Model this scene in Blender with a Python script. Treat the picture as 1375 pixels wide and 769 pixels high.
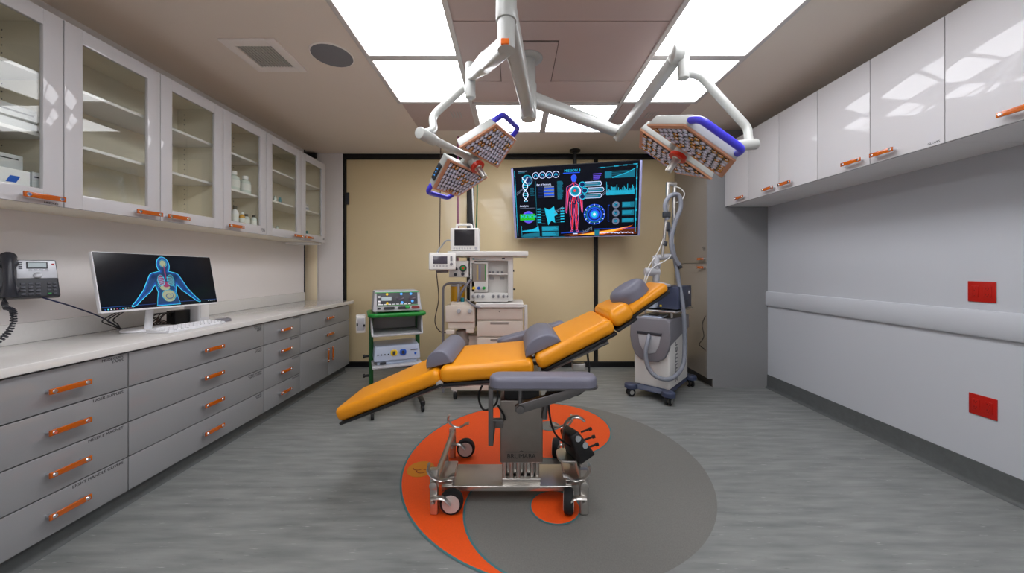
import bpy, bmesh, math, random
from mathutils import Vector, Matrix, Euler
random.seed(7)
PI = math.pi
for o in list(bpy.data.objects): bpy.data.objects.remove(o)
SC = bpy.context.scene
COL = SC.collection

# ------------------------------------------------------------------ camera, world, exposure
F, CX, CY, H = 470.0, 690.0, 361.0, 1.32
cam_d = bpy.data.cameras.new('camera'); cam = bpy.data.objects.new('camera', cam_d); COL.objects.link(cam)
cam.location = (0, 0, H); cam.rotation_euler = (PI/2, 0, 0)
cam_d.sensor_fit = 'HORIZONTAL'; cam_d.sensor_width = 36; cam_d.lens = 36*F/1375
cam_d.shift_x = -(CX-687.5)/1375; cam_d.shift_y = -(384.5-CY)/1375
cam_d.clip_start = .05
SC.camera = cam
wd = bpy.data.worlds.new('world'); SC.world = wd; wd.use_nodes = True
wd.node_tree.nodes['Background'].inputs[0].default_value = (.96, .97, 1, 1)
wd.node_tree.nodes['Background'].inputs[1].default_value = .72
SC.view_settings.view_transform = 'Standard'; SC.view_settings.look = 'None'
SC.view_settings.gamma = 1; SC.view_settings.use_curve_mapping = False
SC.view_settings.exposure = 1.0
EMK = 2**-SC.view_settings.exposure          # screens keep their own brightness at this exposure
PANEL_STRENGTH = 4.2

# ------------------------------------------------------------------ helpers
def W(px, py, Y): return Vector(((px-CX)/F*Y, Y, H-(py-CY)/F*Y))
def lin(c):
    c /= 255.
    return c/12.92 if c <= .04045 else ((c+.055)/1.055)**2.4
def rgb(r, g, b): return (lin(r), lin(g), lin(b), 1)
MATS = {}
def mat(name, c, rough=.5, metal=0, coat=0, emit=0, alpha=None, trans=0, spec=.5, ior=1.45, noise=None, bump=0):
    m = bpy.data.materials.new(name); m.use_nodes = True; MATS[name] = m
    nt = m.node_tree; b = nt.nodes['Principled BSDF']
    b.inputs['Base Color'].default_value = rgb(*c); b.inputs['Roughness'].default_value = rough
    b.inputs['Metallic'].default_value = metal; b.inputs['Coat Weight'].default_value = coat
    b.inputs['Coat Roughness'].default_value = .015
    b.inputs['Specular IOR Level'].default_value = spec; b.inputs['IOR'].default_value = ior
    b.inputs['Transmission Weight'].default_value = trans
    if emit:
        b.inputs['Emission Color'].default_value = rgb(*c); b.inputs['Emission Strength'].default_value = emit if name == 'diffuser' else emit*EMK
    tc = nt.nodes.new('ShaderNodeTexCoord')
    if noise:                                    # (scale, amount)
        n = nt.nodes.new('ShaderNodeTexNoise'); n.inputs['Scale'].default_value = noise[0]; n.inputs['Detail'].default_value = 4
        nt.links.new(tc.outputs['Object'], n.inputs['Vector'])
        mx = nt.nodes.new('ShaderNodeMix'); mx.data_type = 'RGBA'
        k = noise[1]
        mx.inputs[6].default_value = rgb(*[max(0, v*(1-k)) for v in c]); mx.inputs[7].default_value = rgb(*[min(255, v*(1+k)) for v in c])
        nt.links.new(n.outputs['Fac'], mx.inputs[0]); nt.links.new(mx.outputs[2], b.inputs['Base Color'])
    if bump:
        n = nt.nodes.new('ShaderNodeTexNoise'); n.inputs['Scale'].default_value = bump
        bp = nt.nodes.new('ShaderNodeBump'); bp.inputs['Strength'].default_value = .12; bp.inputs['Distance'].default_value = .004
        nt.links.new(tc.outputs['Object'], n.inputs['Vector']); nt.links.new(n.outputs['Fac'], bp.inputs['Height']); nt.links.new(bp.outputs['Normal'], b.inputs['Normal'])
    return m
WM = {}
def thing(name, label, cat, loc=(0, 0, 0), rz=0, group=None, rot=None):
    o = bpy.data.objects.new(name, None); COL.objects.link(o); o.empty_display_size = .05
    o.location = loc; o.rotation_euler = rot if rot else (0, 0, rz)
    o['label'] = label; o['category'] = cat
    if group: o['group'] = group
    WM[o.name] = Matrix.Translation(loc) @ (Euler(rot) if rot else Euler((0, 0, rz))).to_matrix().to_4x4()
    return o
def obj(name, bm, mats, parent=None, world=False, label=None, smooth=40, kind=None):
    me = bpy.data.meshes.new(name)
    bmesh.ops.recalc_face_normals(bm, faces=bm.faces)
    bm.to_mesh(me); bm.free()
    for m in (mats if isinstance(mats, (list, tuple)) else [mats]): me.materials.append(MATS[m])
    if world and parent: me.transform(WM[parent.name].inverted())
    if smooth:
        me.shade_smooth(); me.set_sharp_from_angle(angle=math.radians(smooth))
    o = bpy.data.objects.new(name, me); COL.objects.link(o)
    if parent: o.parent = parent; WM[o.name] = WM[parent.name]
    else: WM[o.name] = Matrix()
    if label: o['label'] = label
    if kind: o['kind'] = kind
    return o
def single(name, bm, mats, label, cat, group=None, smooth=40):
    # one-mesh thing: origin at the base of its bounding box
    xs = [v.co.copy() for v in bm.verts]
    c = Vector(((min(v.x for v in xs)+max(v.x for v in xs))/2, (min(v.y for v in xs)+max(v.y for v in xs))/2, min(v.z for v in xs)))
    bmesh.ops.translate(bm, verts=bm.verts, vec=-c)
    o = obj(name, bm, mats, smooth=smooth); o.location = c
    WM[o.name] = Matrix.Translation(c)
    o['label'] = label; o['category'] = cat
    if group: o['group'] = group
    return o
def struct(name, bm, mats, smooth=40): 
    o = obj(name, bm, mats, smooth=smooth); o['kind'] = 'structure'; return o
def B(): return bmesh.new()
def FR(o, x, n):
    x = Vector(x).normalized(); n = Vector(n).normalized(); y = n.cross(x).normalized(); x = y.cross(n)
    M = Matrix.Identity(4)
    for i, v in enumerate((x, y, n)):
        for j in range(3): M[j][i] = v[j]
    M.translation = Vector(o); return M
def _add(bm, fn, M, mi):
    t = bmesh.new(); fn(t)
    if M is not None: t.transform(M)
    for f in t.faces: f.material_index = mi
    vm = [bm.verts.new(v.co) for v in t.verts]
    t.verts.index_update()
    for f in t.faces:
        try:
            nf = bm.faces.new([vm[v.index] for v in f.verts]); nf.material_index = mi
        except ValueError: pass
    t.free()
def box(bm, c, s, bev=0, M=None, mi=0, seg=3, taper=None, rz=0):
    def fn(t):
        bmesh.ops.create_cube(t, size=1)
        for v in t.verts:
            k = 1
            if taper and v.co.z > 0: k = taper
            v.co = Vector((v.co.x*s[0]*k, v.co.y*s[1]*k, v.co.z*s[2]))
        if bev: bmesh.ops.bevel(t, geom=list(t.edges), offset=min(bev, min(s)*.49), segments=seg, profile=.5, affect='EDGES')
        if rz: t.transform(Matrix.Rotation(rz, 4, 'Z'))
        bmesh.ops.translate(t, verts=t.verts, vec=Vector(c))
    _add(bm, fn, M, mi)
def hexa(bm, bot, top, bev=0, M=None, mi=0, seg=4):
    # bot/top: 4 corner lists in order
    def fn(t):
        vs = [t.verts.new(Vector(p)) for p in list(bot)+list(top)]
        for q in ((3, 2, 1, 0), (4, 5, 6, 7), (0, 1, 5, 4), (1, 2, 6, 5), (2, 3, 7, 6), (3, 0, 4, 7)): t.faces.new([vs[i] for i in q])
        bmesh.ops.recalc_face_normals(t, faces=t.faces)
        if bev: bmesh.ops.bevel(t, geom=list(t.edges), offset=bev, segments=seg, profile=.5, affect='EDGES')
    _add(bm, fn, M, mi)
def basis(d):
    d = d.normalized(); a = Vector((0, 0, 1)) if abs(d.z) < .9 else Vector((1, 0, 0))
    u = d.cross(a).normalized(); return u, d.cross(u).normalized()
def cyl(bm, p0, p1, r0, r1=None, seg=24, M=None, mi=0, bev=0):
    p0 = Vector(p0); p1 = Vector(p1); r1 = r0 if r1 is None else r1
    def fn(t):
        u, v = basis(p1-p0); L = (p1-p0).length; d = (p1-p0).normalized()
        prof = [(0, r0), (L, r1)] if not bev else [(0, r0-bev), (bev*.3, r0-bev*.3), (bev, r0), (L-bev, r1), (L-bev*.3, r1-bev*.3), (L, r1-bev)]
        rings = []
        for (h, r) in prof:
            rings.append([t.verts.new(p0+d*h+(u*math.cos(2*PI*i/seg)+v*math.sin(2*PI*i/seg))*r) for i in range(seg)])
        for a, b in zip(rings, rings[1:]):
            for i in range(seg): t.faces.new((a[i], a[(i+1) % seg], b[(i+1) % seg], b[i]))
        t.faces.new(rings[0][::-1]); t.faces.new(rings[-1])
    _add(bm, fn, M, mi)
def smooth_path(pts, n=6):
    pts = [Vector(p) for p in pts]
    if len(pts) < 3: return pts
    out = []
    for i in range(len(pts)-1):
        a = pts[i-1] if i else pts[0]*2-pts[1]; b = pts[i]; c = pts[i+1]; d = pts[i+2] if i+2 < len(pts) else pts[-1]*2-pts[-2]
        for k in range(n):
            t = k/n
            out.append(.5*((2*b)+(c-a)*t+(2*a-5*b+4*c-d)*t*t+(3*b-a-3*c+d)*t**3))
    out.append(pts[-1]); return out
def round_path(pts, r, n=6):
    pts = [Vector(p) for p in pts]; out = [pts[0]]
    for a, b, c in zip(pts, pts[1:], pts[2:]):
        rr = min(r, (b-a).length*.45, (c-b).length*.45)
        p, q = b+(a-b).normalized()*rr, b+(c-b).normalized()*rr
        for k in range(n+1):
            t = k/n; out.append(p*(1-t)**2+b*2*t*(1-t)+q*t*t)
    out.append(pts[-1]); return out
def tube(bm, pts, r, seg=10, M=None, mi=0, flat=None):
    pts = [Vector(p) for p in pts]
    def fn(t):
        u, v = basis(pts[1]-pts[0]); rings = []
        for i, p in enumerate(pts):
            d = (pts[min(i+1, len(pts)-1)]-pts[max(i-1, 0)]).normalized()
            u = (u-d*u.dot(d)).normalized(); v = d.cross(u)
            ri = r[i] if isinstance(r, (list, tuple)) else r
            a, b = (ri, ri) if not flat else (ri, ri*flat)
            rings.append([t.verts.new(p+u*math.cos(2*PI*k/seg)*a+v*math.sin(2*PI*k/seg)*b) for k in range(seg)])
        for a, b in zip(rings, rings[1:]):
            for i in range(seg): t.faces.new((a[i], a[(i+1) % seg], b[(i+1) % seg], b[i]))
        t.faces.new(rings[0][::-1]); t.faces.new(rings[-1])
    _add(bm, fn, M, mi)
def prism(bm, poly, z0, z1, M=None, mi=0, bev=0, seg=3, top_only=False):
    def fn(t):
        a = [t.verts.new((p[0], p[1], z0)) for p in poly]; b = [t.verts.new((p[0], p[1], z1)) for p in poly]
        n = len(poly)
        t.faces.new(a[::-1]); ft = t.faces.new(b)
        for i in range(n): t.faces.new((a[i], a[(i+1) % n], b[(i+1) % n], b[i]))
        bmesh.ops.recalc_face_normals(t, faces=t.faces)
        if bev:
            es = [e for e in t.edges if (all(v in b for v in e.verts) or (not top_only and all(v in a for v in e.verts)))]
            bmesh.ops.bevel(t, geom=es, offset=bev, segments=seg, profile=.5, affect='EDGES')
    _add(bm, fn, M, mi)
def rrect(w, h, r, n=6, cx=0, cy=0):
    out = []
    for k, (sx, sy) in enumerate(((1, 1), (-1, 1), (-1, -1), (1, -1))):
        for i in range(n+1):
            a = PI/2*(k+i/n); out.append((cx+sx*(w/2-r)+r*math.cos(a), cy+sy*(h/2-r)+r*math.sin(a)))
    return out
def ell(cx, cy, rx, ry, n=24, a0=0, a1=2*PI):
    full = abs(a1-a0-2*PI) < 1e-6
    return [(cx+rx*math.cos(a0+(a1-a0)*i/(n if full else n-1)), cy+ry*math.sin(a0+(a1-a0)*i/(n if full else n-1))) for i in range(n)]
def lathe(bm, prof, M=None, mi=0, seg=24, c=(0, 0, 0)):
    def fn(t):
        rings = [[t.verts.new((c[0]+r*math.cos(2*PI*i/seg), c[1]+r*math.sin(2*PI*i/seg), c[2]+z)) for i in range(seg)] for r, z in prof]
        for a, b in zip(rings, rings[1:]):
            for i in range(seg): t.faces.new((a[i], a[(i+1) % seg], b[(i+1) % seg], b[i]))
        t.faces.new(rings[0][::-1]); t.faces.new(rings[-1])
    _add(bm, fn, M, mi)
def ring(bm, c, n, R, r, M=None, mi=0, seg=32, s2=8):
    n = Vector(n); u, v = basis(n); c = Vector(c)
    pts = [c+(u*math.cos(2*PI*i/seg)+v*math.sin(2*PI*i/seg))*R for i in range(seg+1)]
    tube(bm, pts, r, s2, M, mi)
def flat(bm, poly, z=0, M=None, mi=0):
    def fn(t): t.faces.new([t.verts.new((p[0], p[1], z)) for p in poly])
    _add(bm, fn, M, mi)
def text(bm, s, size, M=None, mi=0, align='LEFT', depth=.0004):
    cu = bpy.data.curves.new('text', 'FONT'); cu.body = s; cu.size = size; cu.align_x = align; cu.extrude = depth; cu.resolution_u = 3; cu.space_line = .85
    o = bpy.data.objects.new('text', cu); me = bpy.data.meshes.new_from_object(o)
    def fn(t): t.from_mesh(me)
    _add(bm, fn, M, mi)
    bpy.data.objects.remove(o); bpy.data.curves.remove(cu); bpy.data.meshes.remove(me)
def line(bm, pts, w, z, M, mi):
    # flat polyline drawn as quads
    for a, b in zip(pts, pts[1:]):
        a = Vector((a[0], a[1])); b = Vector((b[0], b[1])); d = b-a
        if d.length < 1e-6: continue
        n = Vector((-d.y, d.x)).normalized()*w/2
        flat(bm, [a+n, b+n, b-n, a-n][::-1], z, M, mi)

# ------------------------------------------------------------------ materials
mat('wall_white', (234, 229, 227), .75, noise=(2, .01))
mat('wall_cool', (190, 193, 199), .7, noise=(2, .01))
mat('ceiling_taupe', (232, 220, 208), .8, noise=(1.5, .015))
mat('ceiling_tile', (196, 176, 170), .7, noise=(1.5, .02))
mat('tile_seam', (110, 98, 92), .8)
mat('light_frame', (205, 200, 197), .45)
mat('diffuser', (240, 241, 245), .5, emit=PANEL_STRENGTH)
mat('vent_white', (244, 236, 230), .5); mat('vent_grey', (186, 182, 178), .6); mat('speaker_grey', (128, 128, 134), .7, bump=400)
mat('white_gloss', (200, 198, 200), .5, coat=.7, spec=0); mat('white_satin', (234, 232, 231), .4)
mat('carcass', (240, 232, 214), .5)
mat('grey_gloss', (142, 142, 144), .5, coat=.7, spec=0); mat('grey_panel', (138, 138, 140), .2, coat=.4)
mat('tall_door', (140, 133, 126), .2, coat=.4)
mat('quartz', (222, 220, 217), .12, coat=.3, noise=(60, .02))
mat('acrylic_orange', (182, 86, 12), .12, coat=.6); mat('chrome', (225, 228, 232), .15, metal=1)
mat('steel', (204, 201, 196), .3, metal=1, noise=(8, .05)); mat('steel_dark', (120, 118, 118), .35, metal=1)
mat('brushed', (146, 140, 134), .38, metal=1, noise=(14, .06))
mat('black', (16, 16, 18), .45); mat('black_gloss', (12, 12, 14), .12); mat('rubber', (22, 22, 24), .7)
mat('frosted_glass', (226, 206, 164), .35, coat=.3, noise=(.9, .05)); mat('peach_glass', (255, 236, 202), .35)  # broad noise paints uneven light into the frosted glass colour
mat('baseboard_grey', (86, 89, 89), .45, noise=(25, .12)); mat('toe_dark', (54, 54, 56), .4)
mat('red_plastic', (178, 24, 14), .35); mat('red_dark', (110, 12, 8), .5)
mat('text_black', (30, 30, 34), .6); mat('text_grey', (105, 105, 108), .5)
mat('upholstery_orange', (228, 146, 12), .36, bump=90); mat('upholstery_grey', (108, 108, 122), .42, bump=90)
mat('edge_black', (26, 26, 28), .4)
mat('lamp_white', (186, 188, 184), .3, coat=.2); mat('lamp_rim_reflection', (206, 150, 118), .45); mat('handle_blue', (72, 68, 226), .3, coat=.3)  # rim colour paints in a reflection of the orange floor
mat('lens_clear', (226, 230, 250), .12, metal=.35); mat('lens_gold', (225, 170, 100), .15, metal=.8); mat('lens_bed', (60, 58, 70), .35, metal=.5); mat('lens_dome', (226, 232, 255), .08, coat=.5)
mat('joint_red', (200, 44, 22), .35); mat('tag_orange', (236, 110, 20), .4)
mat('green_plastic', (14, 120, 40), .35); mat('green_dark', (16, 84, 36), .4)
mat('device_white', (220, 218, 214), .4); mat('device_grey', (172, 172, 176), .45); mat('device_mid', (120, 118, 124), .45); mat('device_dark', (52, 54, 60), .4)
mat('machine_beige', (216, 205, 192), .45); mat('machine_taupe', (150, 142, 134), .5); mat('blue_steel', (56, 64, 88), .4); mat('pale_blue', (176, 188, 208), .35)  # darker machine tone for canister, drawer pulls and flow-tube backing
mat('lcd_dark', (36, 34, 38), .2); mat('lcd_pale', (170, 185, 190), .3); mat('lcd_screen', (66, 60, 72), .2)
mat('yellow', (232, 196, 30), .4); mat('amber', (206, 150, 20), .25, coat=.4); mat('blue', (30, 90, 190), .35); mat('teal', (20, 120, 130), .4); mat('green', (30, 150, 60), .35); mat('led_blue', (70, 150, 230), .3, emit=.5)
mat('hose_magenta', (120, 30, 90), .5); mat('hose_green', (10, 92, 60), .5); mat('hose_white', (225, 225, 225), .4); mat('hose_grey', (128, 132, 142), .4); mat('cable_brown', (70, 50, 45), .5); mat('cable_navy', (28, 34, 78), .5)
mat('phone_black', (42, 44, 52), .35); mat('phone_silver', (176, 178, 184), .3, metal=.3); mat('key_grey', (66, 68, 78), .35)
mat('plastic_white', (228, 228, 232), .3); mat('key_white', (236, 236, 240), .4)
def pane_mat():
    m = bpy.data.materials.new('glass_pane'); m.use_nodes = True; MATS['glass_pane'] = m; nt = m.node_tree; nt.nodes.clear()
    o = nt.nodes.new('ShaderNodeOutputMaterial'); mx = nt.nodes.new('ShaderNodeMixShader'); tr = nt.nodes.new('ShaderNodeBsdfTransparent'); gl = nt.nodes.new('ShaderNodeBsdfGlossy'); fr = nt.nodes.new('ShaderNodeFresnel')
    nt.nodes.remove(fr); lw = nt.nodes.new('ShaderNodeLayerWeight'); pw = nt.nodes.new('ShaderNodeMath'); pw.operation = 'POWER'; pw.inputs[1].default_value = 4
    mr = nt.nodes.new('ShaderNodeMapRange'); mr.inputs[3].default_value = .035; mr.inputs[4].default_value = 1
    nt.links.new(lw.outputs['Facing'], pw.inputs[0]); nt.links.new(pw.outputs[0], mr.inputs[0])
    tr.inputs[0].default_value = (.97, .98, .965, 1); gl.inputs['Roughness'].default_value = .01
    nt.links.new(mr.outputs[0], mx.inputs[0]); nt.links.new(tr.outputs[0], mx.inputs[1]); nt.links.new(gl.outputs[0], mx.inputs[2]); nt.links.new(mx.outputs[0], o.inputs[0])
pane_mat()
mat('bottle_clear', (215, 225, 220), .08, coat=.5); mat('bottle_yellow', (205, 180, 60), .3); mat('cap_white', (238, 238, 238), .4); mat('cap_dark', (40, 44, 40), .4); mat('paper_label', (228, 230, 226), .6)
mat('carton', (190, 192, 192), .6); mat('carton_white', (232, 232, 232), .6)
mat('circle_grey', (114, 113, 109), .5, noise=(160, .12)); mat('circle_orange', (236, 84, 20), .5, noise=(160, .05)); mat('weld_teal', (70, 116, 120), .5); mat('emblem_gold', (206, 128, 22), .5); mat('emblem_line', (140, 52, 14), .5)
mat('castor_hub', (200, 190, 186), .4)
# vinyl floor: long pale and dark streaks running across the room
def floor_mat():
    m = bpy.data.materials.new('vinyl_floor'); m.use_nodes = True; MATS['vinyl_floor'] = m
    nt = m.node_tree; b = nt.nodes['Principled BSDF']; b.inputs['Roughness'].default_value = .42
    tc = nt.nodes.new('ShaderNodeTexCoord')
    def noise(sx, sy, sc, det, off=0):
        mp = nt.nodes.new('ShaderNodeMapping'); mp.inputs['Scale'].default_value = (sx, sy, 1); mp.inputs['Location'].default_value = (off, off, 0)
        n = nt.nodes.new('ShaderNodeTexNoise'); n.inputs['Scale'].default_value = sc; n.inputs['Detail'].default_value = det
        nt.links.new(tc.outputs['Object'], mp.inputs[0]); nt.links.new(mp.outputs[0], n.inputs['Vector']); return n
    def ramp(n, a, b_):
        r = nt.nodes.new('ShaderNodeMapRange'); r.inputs[1].default_value = a; r.inputs[2].default_value = b_
        nt.links.new(n.outputs['Fac'], r.inputs[0]); return r
    def mix(fac, c0, c1):
        x = nt.nodes.new('ShaderNodeMix'); x.data_type = 'RGBA'; nt.links.new(fac, x.inputs[0])
        for i, c in ((6, c0), (7, c1)):
            if hasattr(c, 'is_output'): nt.links.new(c, x.inputs[i])
            else: x.inputs[i].default_value = c
        return x.outputs[2]
    base = mix(ramp(noise(1, 7, 3.2, 6), .3, .7).outputs[0], rgb(112, 115, 114), rgb(141, 143, 141))
    fine = mix(ramp(noise(3, 40, 4, 3, 3.1), .665, .76).outputs[0], base, rgb(184, 184, 180))
    dark = mix(ramp(noise(3, 34, 5, 3, 9.7), .68, .78).outputs[0], fine, rgb(74, 76, 76))
    nt.links.new(dark, b.inputs['Base Color'])
floor_mat()

# ------------------------------------------------------------------ room shell
LX, RX, BY, CZ = -2.73, 2.83, 4.74, 2.87
Y0 = -1.5
b = B(); box(b, ((-3.3+3.0)/2, (Y0+5.0)/2, -.05), (6.3, 5.0-Y0, .1)); floor = struct('floor', b, 'vinyl_floor')
# inlaid disc of two interlocking drops in the floor
Cc = Vector((.262, 2.44)); R = 1.0; ax = Vector((.066, .98)).normalized(); side = Vector((-ax.y, ax.x))   # side = left
def yp(a, rad, c): return c+(ax*math.sin(a)+(-side)*math.cos(a))*rad
b = B(); flat(b, [yp(2*PI*i/128, R, Cc) for i in range(128)], .0012); obj('floor_inlay_disc', b, 'circle_grey', floor, label='dark grey speckled vinyl disc')
def drop(k=0):
    pts = [yp(PI/2+PI*i/64, R-k*0+.0, Cc) for i in range(65)]
    pts += [yp(-PI/2-PI*i/48, R/2, Cc-ax*R/2) for i in range(1, 49)]
    pts += [yp(-PI/2+PI*i/48, R/2, Cc+ax*R/2) for i in range(1, 48)]
    return pts
D = drop()
b = B(); flat(b, D, .0022); obj('floor_inlay_drop', b, 'circle_orange', floor, label='orange vinyl drop shape')
b = B(); line(b, D+[D[0]], .012, .003, None, 0)
dots = ((Cc+ax*R/2, .085), (Cc-ax*R/2, .137))
for c, r in dots: line(b, [c+Vector((math.cos(2*PI*i/40), math.sin(2*PI*i/40)))*r for i in range(41)], .01, .0045, None, 0)
obj('floor_inlay_seam', b, 'weld_teal', floor, label='thin teal weld line')
b = B(); flat(b, ell(dots[0][0].x, dots[0][0].y, dots[0][1], dots[0][1], 40), .0036); obj('floor_inlay_dot', b, 'circle_grey', floor, label='grey dot')
b = B(); flat(b, ell(dots[1][0].x, dots[1][0].y, dots[1][1], dots[1][1], 40), .0036); obj('floor_inlay_dot', b, 'circle_orange', floor, label='orange dot')
b = B(); c = Vector((-.613, 2.306)); flat(b, ell(c.x, c.y, .088, .092, 40), .0036)
obj('floor_inlay_face', b, 'emblem_gold', floor, label='small golden disc with curved dark marks')
b = B()
for dx, dy, rr, a0 in ((-.02, .02, .035, 3.5), (.012, -.012, .036, 3.4), (.035, .02, .03, 4.2)):
    p = [(c.x+dx+rr*math.cos(a0+2.2*i/12), c.y+dy+rr*math.sin(a0+2.2*i/12)) for i in range(13)]; line(b, p, .008, .0042, None, 0)
obj('floor_inlay_mark', b, 'emblem_line', floor)

b = B(); box(b, (-.15, (Y0+4.9)/2, CZ+.05), (6.3, 4.9-Y0, .1)); struct('ceiling', b, 'ceiling_taupe')
b = B(); box(b, (LX-.06, (Y0+4.55)/2, CZ/2), (.12, 4.55-Y0, CZ)); struct('wall_left', b, 'wall_white')
b = B(); box(b, (RX+.06, (Y0+4.9)/2, CZ/2), (.12, 4.9-Y0, CZ)); struct('wall_right', b, 'wall_cool')
b = B(); box(b, (-.15, 4.95, CZ/2), (6.3, .1, CZ)); struct('wall_back', b, 'wall_white')
b = B(); box(b, (-.15, Y0-.05, CZ/2), (6.3, .1, CZ)); struct('wall_front', b, 'wall_white')
b = B(); box(b, (-3.25, 4.75, CZ/2), (.1, .5, CZ)); box(b, (-3.05, 4.5, CZ/2), (.4, .1, CZ)); struct('wall_left_recess', b, 'wall_white')
b = B(); box(b, (-2.47, 4.80, CZ/2), (.34, .2, CZ)); struct('wall_pier', b, 'wall_white')
b = B(); box(b, (LX-.055, 4.558, CZ/2), (.13, .014, CZ)); struct('trim_1', b, 'black')
b = B(); box(b, (-2.9, 4.66, 1.4), (.56, .012, 2.78), mi=0); struct('window_1', b, 'peach_glass')
# black track and frosted panels along the back
b = B(); box(b, ((-2.3+RX)/2, 4.74, 2.835), (RX+2.3, .06, .07), .004); box(b, (-2.85, 4.645, 2.82), (.45, .05, .07), .004); struct('trim_2', b, 'black')
b = B(); box(b, ((-2.3+RX)/2, 4.735, .035), (RX+2.3, .06, .07), .004); struct('trim_3', b, 'black')
b = B(); box(b, (-2.285, 4.735, 1.435), (.03, .05, 2.73), .003); struct('trim_4', b, 'black')
xs = (-2.27, -.584, 1.108, 2.8)
for k in range(3):
    b = B(); box(b, ((xs[k]+xs[k+1])/2, 4.745, 1.435), (xs[k+1]-xs[k]-.01, .014, 2.73), .003); struct('window_%d' % (k+2), b, 'frosted_glass')
b = B(); box(b, (-.584, 4.735, 1.435), (.1, .03, 2.73), .004); struct('trim_5', b, 'black')
b = B(); box(b, (1.108, 4.735, 1.435), (.055, .03, 2.73), .004); struct('trim_6', b, 'black')
b = B(); box(b, (-2.25, 4.725, 2.27), (.05, .025, .16), .004); single('door_catch', b, 'device_dark', 'small dark metal catch on the far left edge of the frosted back glass', 'door catch')
# baseboards
def cove(x, sx, y0, y1, h):
    b = B(); poly = [(0, 0), (.035, 0), (.018, .008), (.010, .025), (.008, h), (0, h)]
    M = Matrix(((sx, 0, 0, x), (0, 0, 1, 0), (0, 1, 0, 0), (0, 0, 0, 1)))
    prism(b, poly, y0, y1, M); return b
struct('baseboard_right', cove(RX, -1, Y0, 3.9, .146), 'baseboard_grey')
# wall guard rail
b = B(); M = Matrix(((-1, 0, 0, RX), (0, 0, 1, 0), (0, 1, 0, 0), (0, 0, 0, 1)))
prism(b, [(0, .91), (.018, .912), (.026, .925), (.026, 1.055), (.018, 1.07), (0, 1.072)], Y0, 3.9, M); struct('trim_7', b, 'wall_cool')

# ceiling: centre field of metal tiles, access hatch, light panels
b = B()
for (y0, y1) in ((1.25, 2.181), (2.181, 2.88), (2.88, 3.23)): box(b, (.295, (y0+y1)/2, CZ-.004), (1.36, y1-y0-.008, .008), .002)
for x0, x1 in ((-1.045, -.41), (1.02, 1.66)): box(b, ((x0+x1)/2, 3.585, CZ-.004), (x1-x0, .64, .008), .003)
struct('trim_8', b, 'ceiling_tile')
b = B()
for x in (-.40, .99): box(b, (x, 2.24, CZ-.005), (.03, 2.0, .01), .003)
for x in (-.40, .99): box(b, (x, 3.6, CZ-.005), (.03, .7, .01), .003)
struct('trim_9', b, 'light_frame')
b = B(); box(b, (.10, 2.62, CZ-.016), (.40, .50, .014), .004); struct('trim_10', b, 'ceiling_tile')
b = B(); box(b, (.10, 2.62, CZ-.0088), (.414, .514, .003)); struct('trim_12', b, 'tile_seam')
b = B()
for dx in (0, .03, .06, .09):
    box(b, (-.62+dx, 3.5, CZ-.010), (.012, .14, .006), .002); box(b, (1.33+dx, 3.5, CZ-.010), (.012, .14, .006), .002)
struct('trim_11', b, 'vent_grey')
def ceiling_light(x0, x1, y0, y1, label):
    cx, cy = (x0+x1)/2, (y0+y1)/2
    t = thing('ceiling_light', label, 'ceiling light', (cx, cy, CZ), 0, 'square ceiling light panels')
    b = B(); w, d = x1-x0, y1-y0; k = .035
    for sx in (-1, 1): box(b, (sx*(w/2+k/2-.004), 0, -.010), (k, d+2*k-.008, .02), .004)
    for sy in (-1, 1): box(b, (0, sy*(d/2+k/2-.004), -.010), (w, k, .02), .004)
    obj('frame', b, 'light_frame', t)
    b = B(); box(b, (0, 0, -.006), (w, d, .006)); obj('diffuser', b, 'diffuser', t, label='glowing white diffuser')
P1, P2 = (1.90, 2.517), (2.574, 3.216)
for (x0, x1, s) in ((-1.045, -.4126, 'left'), (1.0045, 1.665, 'right')):
    ceiling_light(x0, x1, *P1, 'glowing ceiling panel in the %s-hand row, cut by the top of the photo' % s)
    ceiling_light(x0, x1, *P2, 'glowing ceiling panel in the %s-hand row, the farther one beside a blank tile' % s)
ceiling_light(-.36, .29, 3.28, 3.917, 'glowing ceiling panel over the back wall, left of the middle pair')
ceiling_light(.345, .975, 3.28, 3.917, 'glowing ceiling panel over the back wall, right of the middle pair')
for (x0, x1, s) in ((-1.045, -.4126, 'left'), (1.0045, 1.665, 'right')):
    for y0, w_ in ((1.20, 'just above the camera'), (.50, 'added fill light just behind the camera'), (-.20, 'second fill light added behind the camera'), (-.90, 'farthest fill light added behind the camera')): ceiling_light(x0, x1, y0, y0+.64, 'glowing ceiling panel in the %s-hand row, %s' % (s, w_))  # panels behind the camera are unseen, added to light the room
t = thing('air_vent', 'square white ceiling vent with a grey slatted centre, left of the round speaker', 'vent', (-1.80, 2.54, CZ))
b = B()
for s in (-1, 1): box(b, (s*.157, 0, -.008), (.066, .38, .016), .004); box(b, (0, s*.157, -.008), (.25, .066, .016), .004)
obj('frame', b, 'vent_white', t)
b = B(); box(b, (0, 0, -.003), (.25, .25, .004))
for i in range(11): box(b, (-.11+i*.022, 0, -.008), (.006, .25, .008))
obj('grille', b, 'vent_grey', t)
t = thing('ceiling_speaker', 'round flush grey speaker grille in the ceiling', 'speaker', (-1.315, 2.534, CZ))
b = B(); lathe(b, [(.148, 0), (.148, -.006), (.140, -.009)]); obj('trim_ring', b, 'vent_white', t)
b = B(); lathe(b, [(.139, -.004), (.139, -.010), (.06, -.013), (.001, -.0135)]); obj('grille', b, 'speaker_grey', t)

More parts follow.
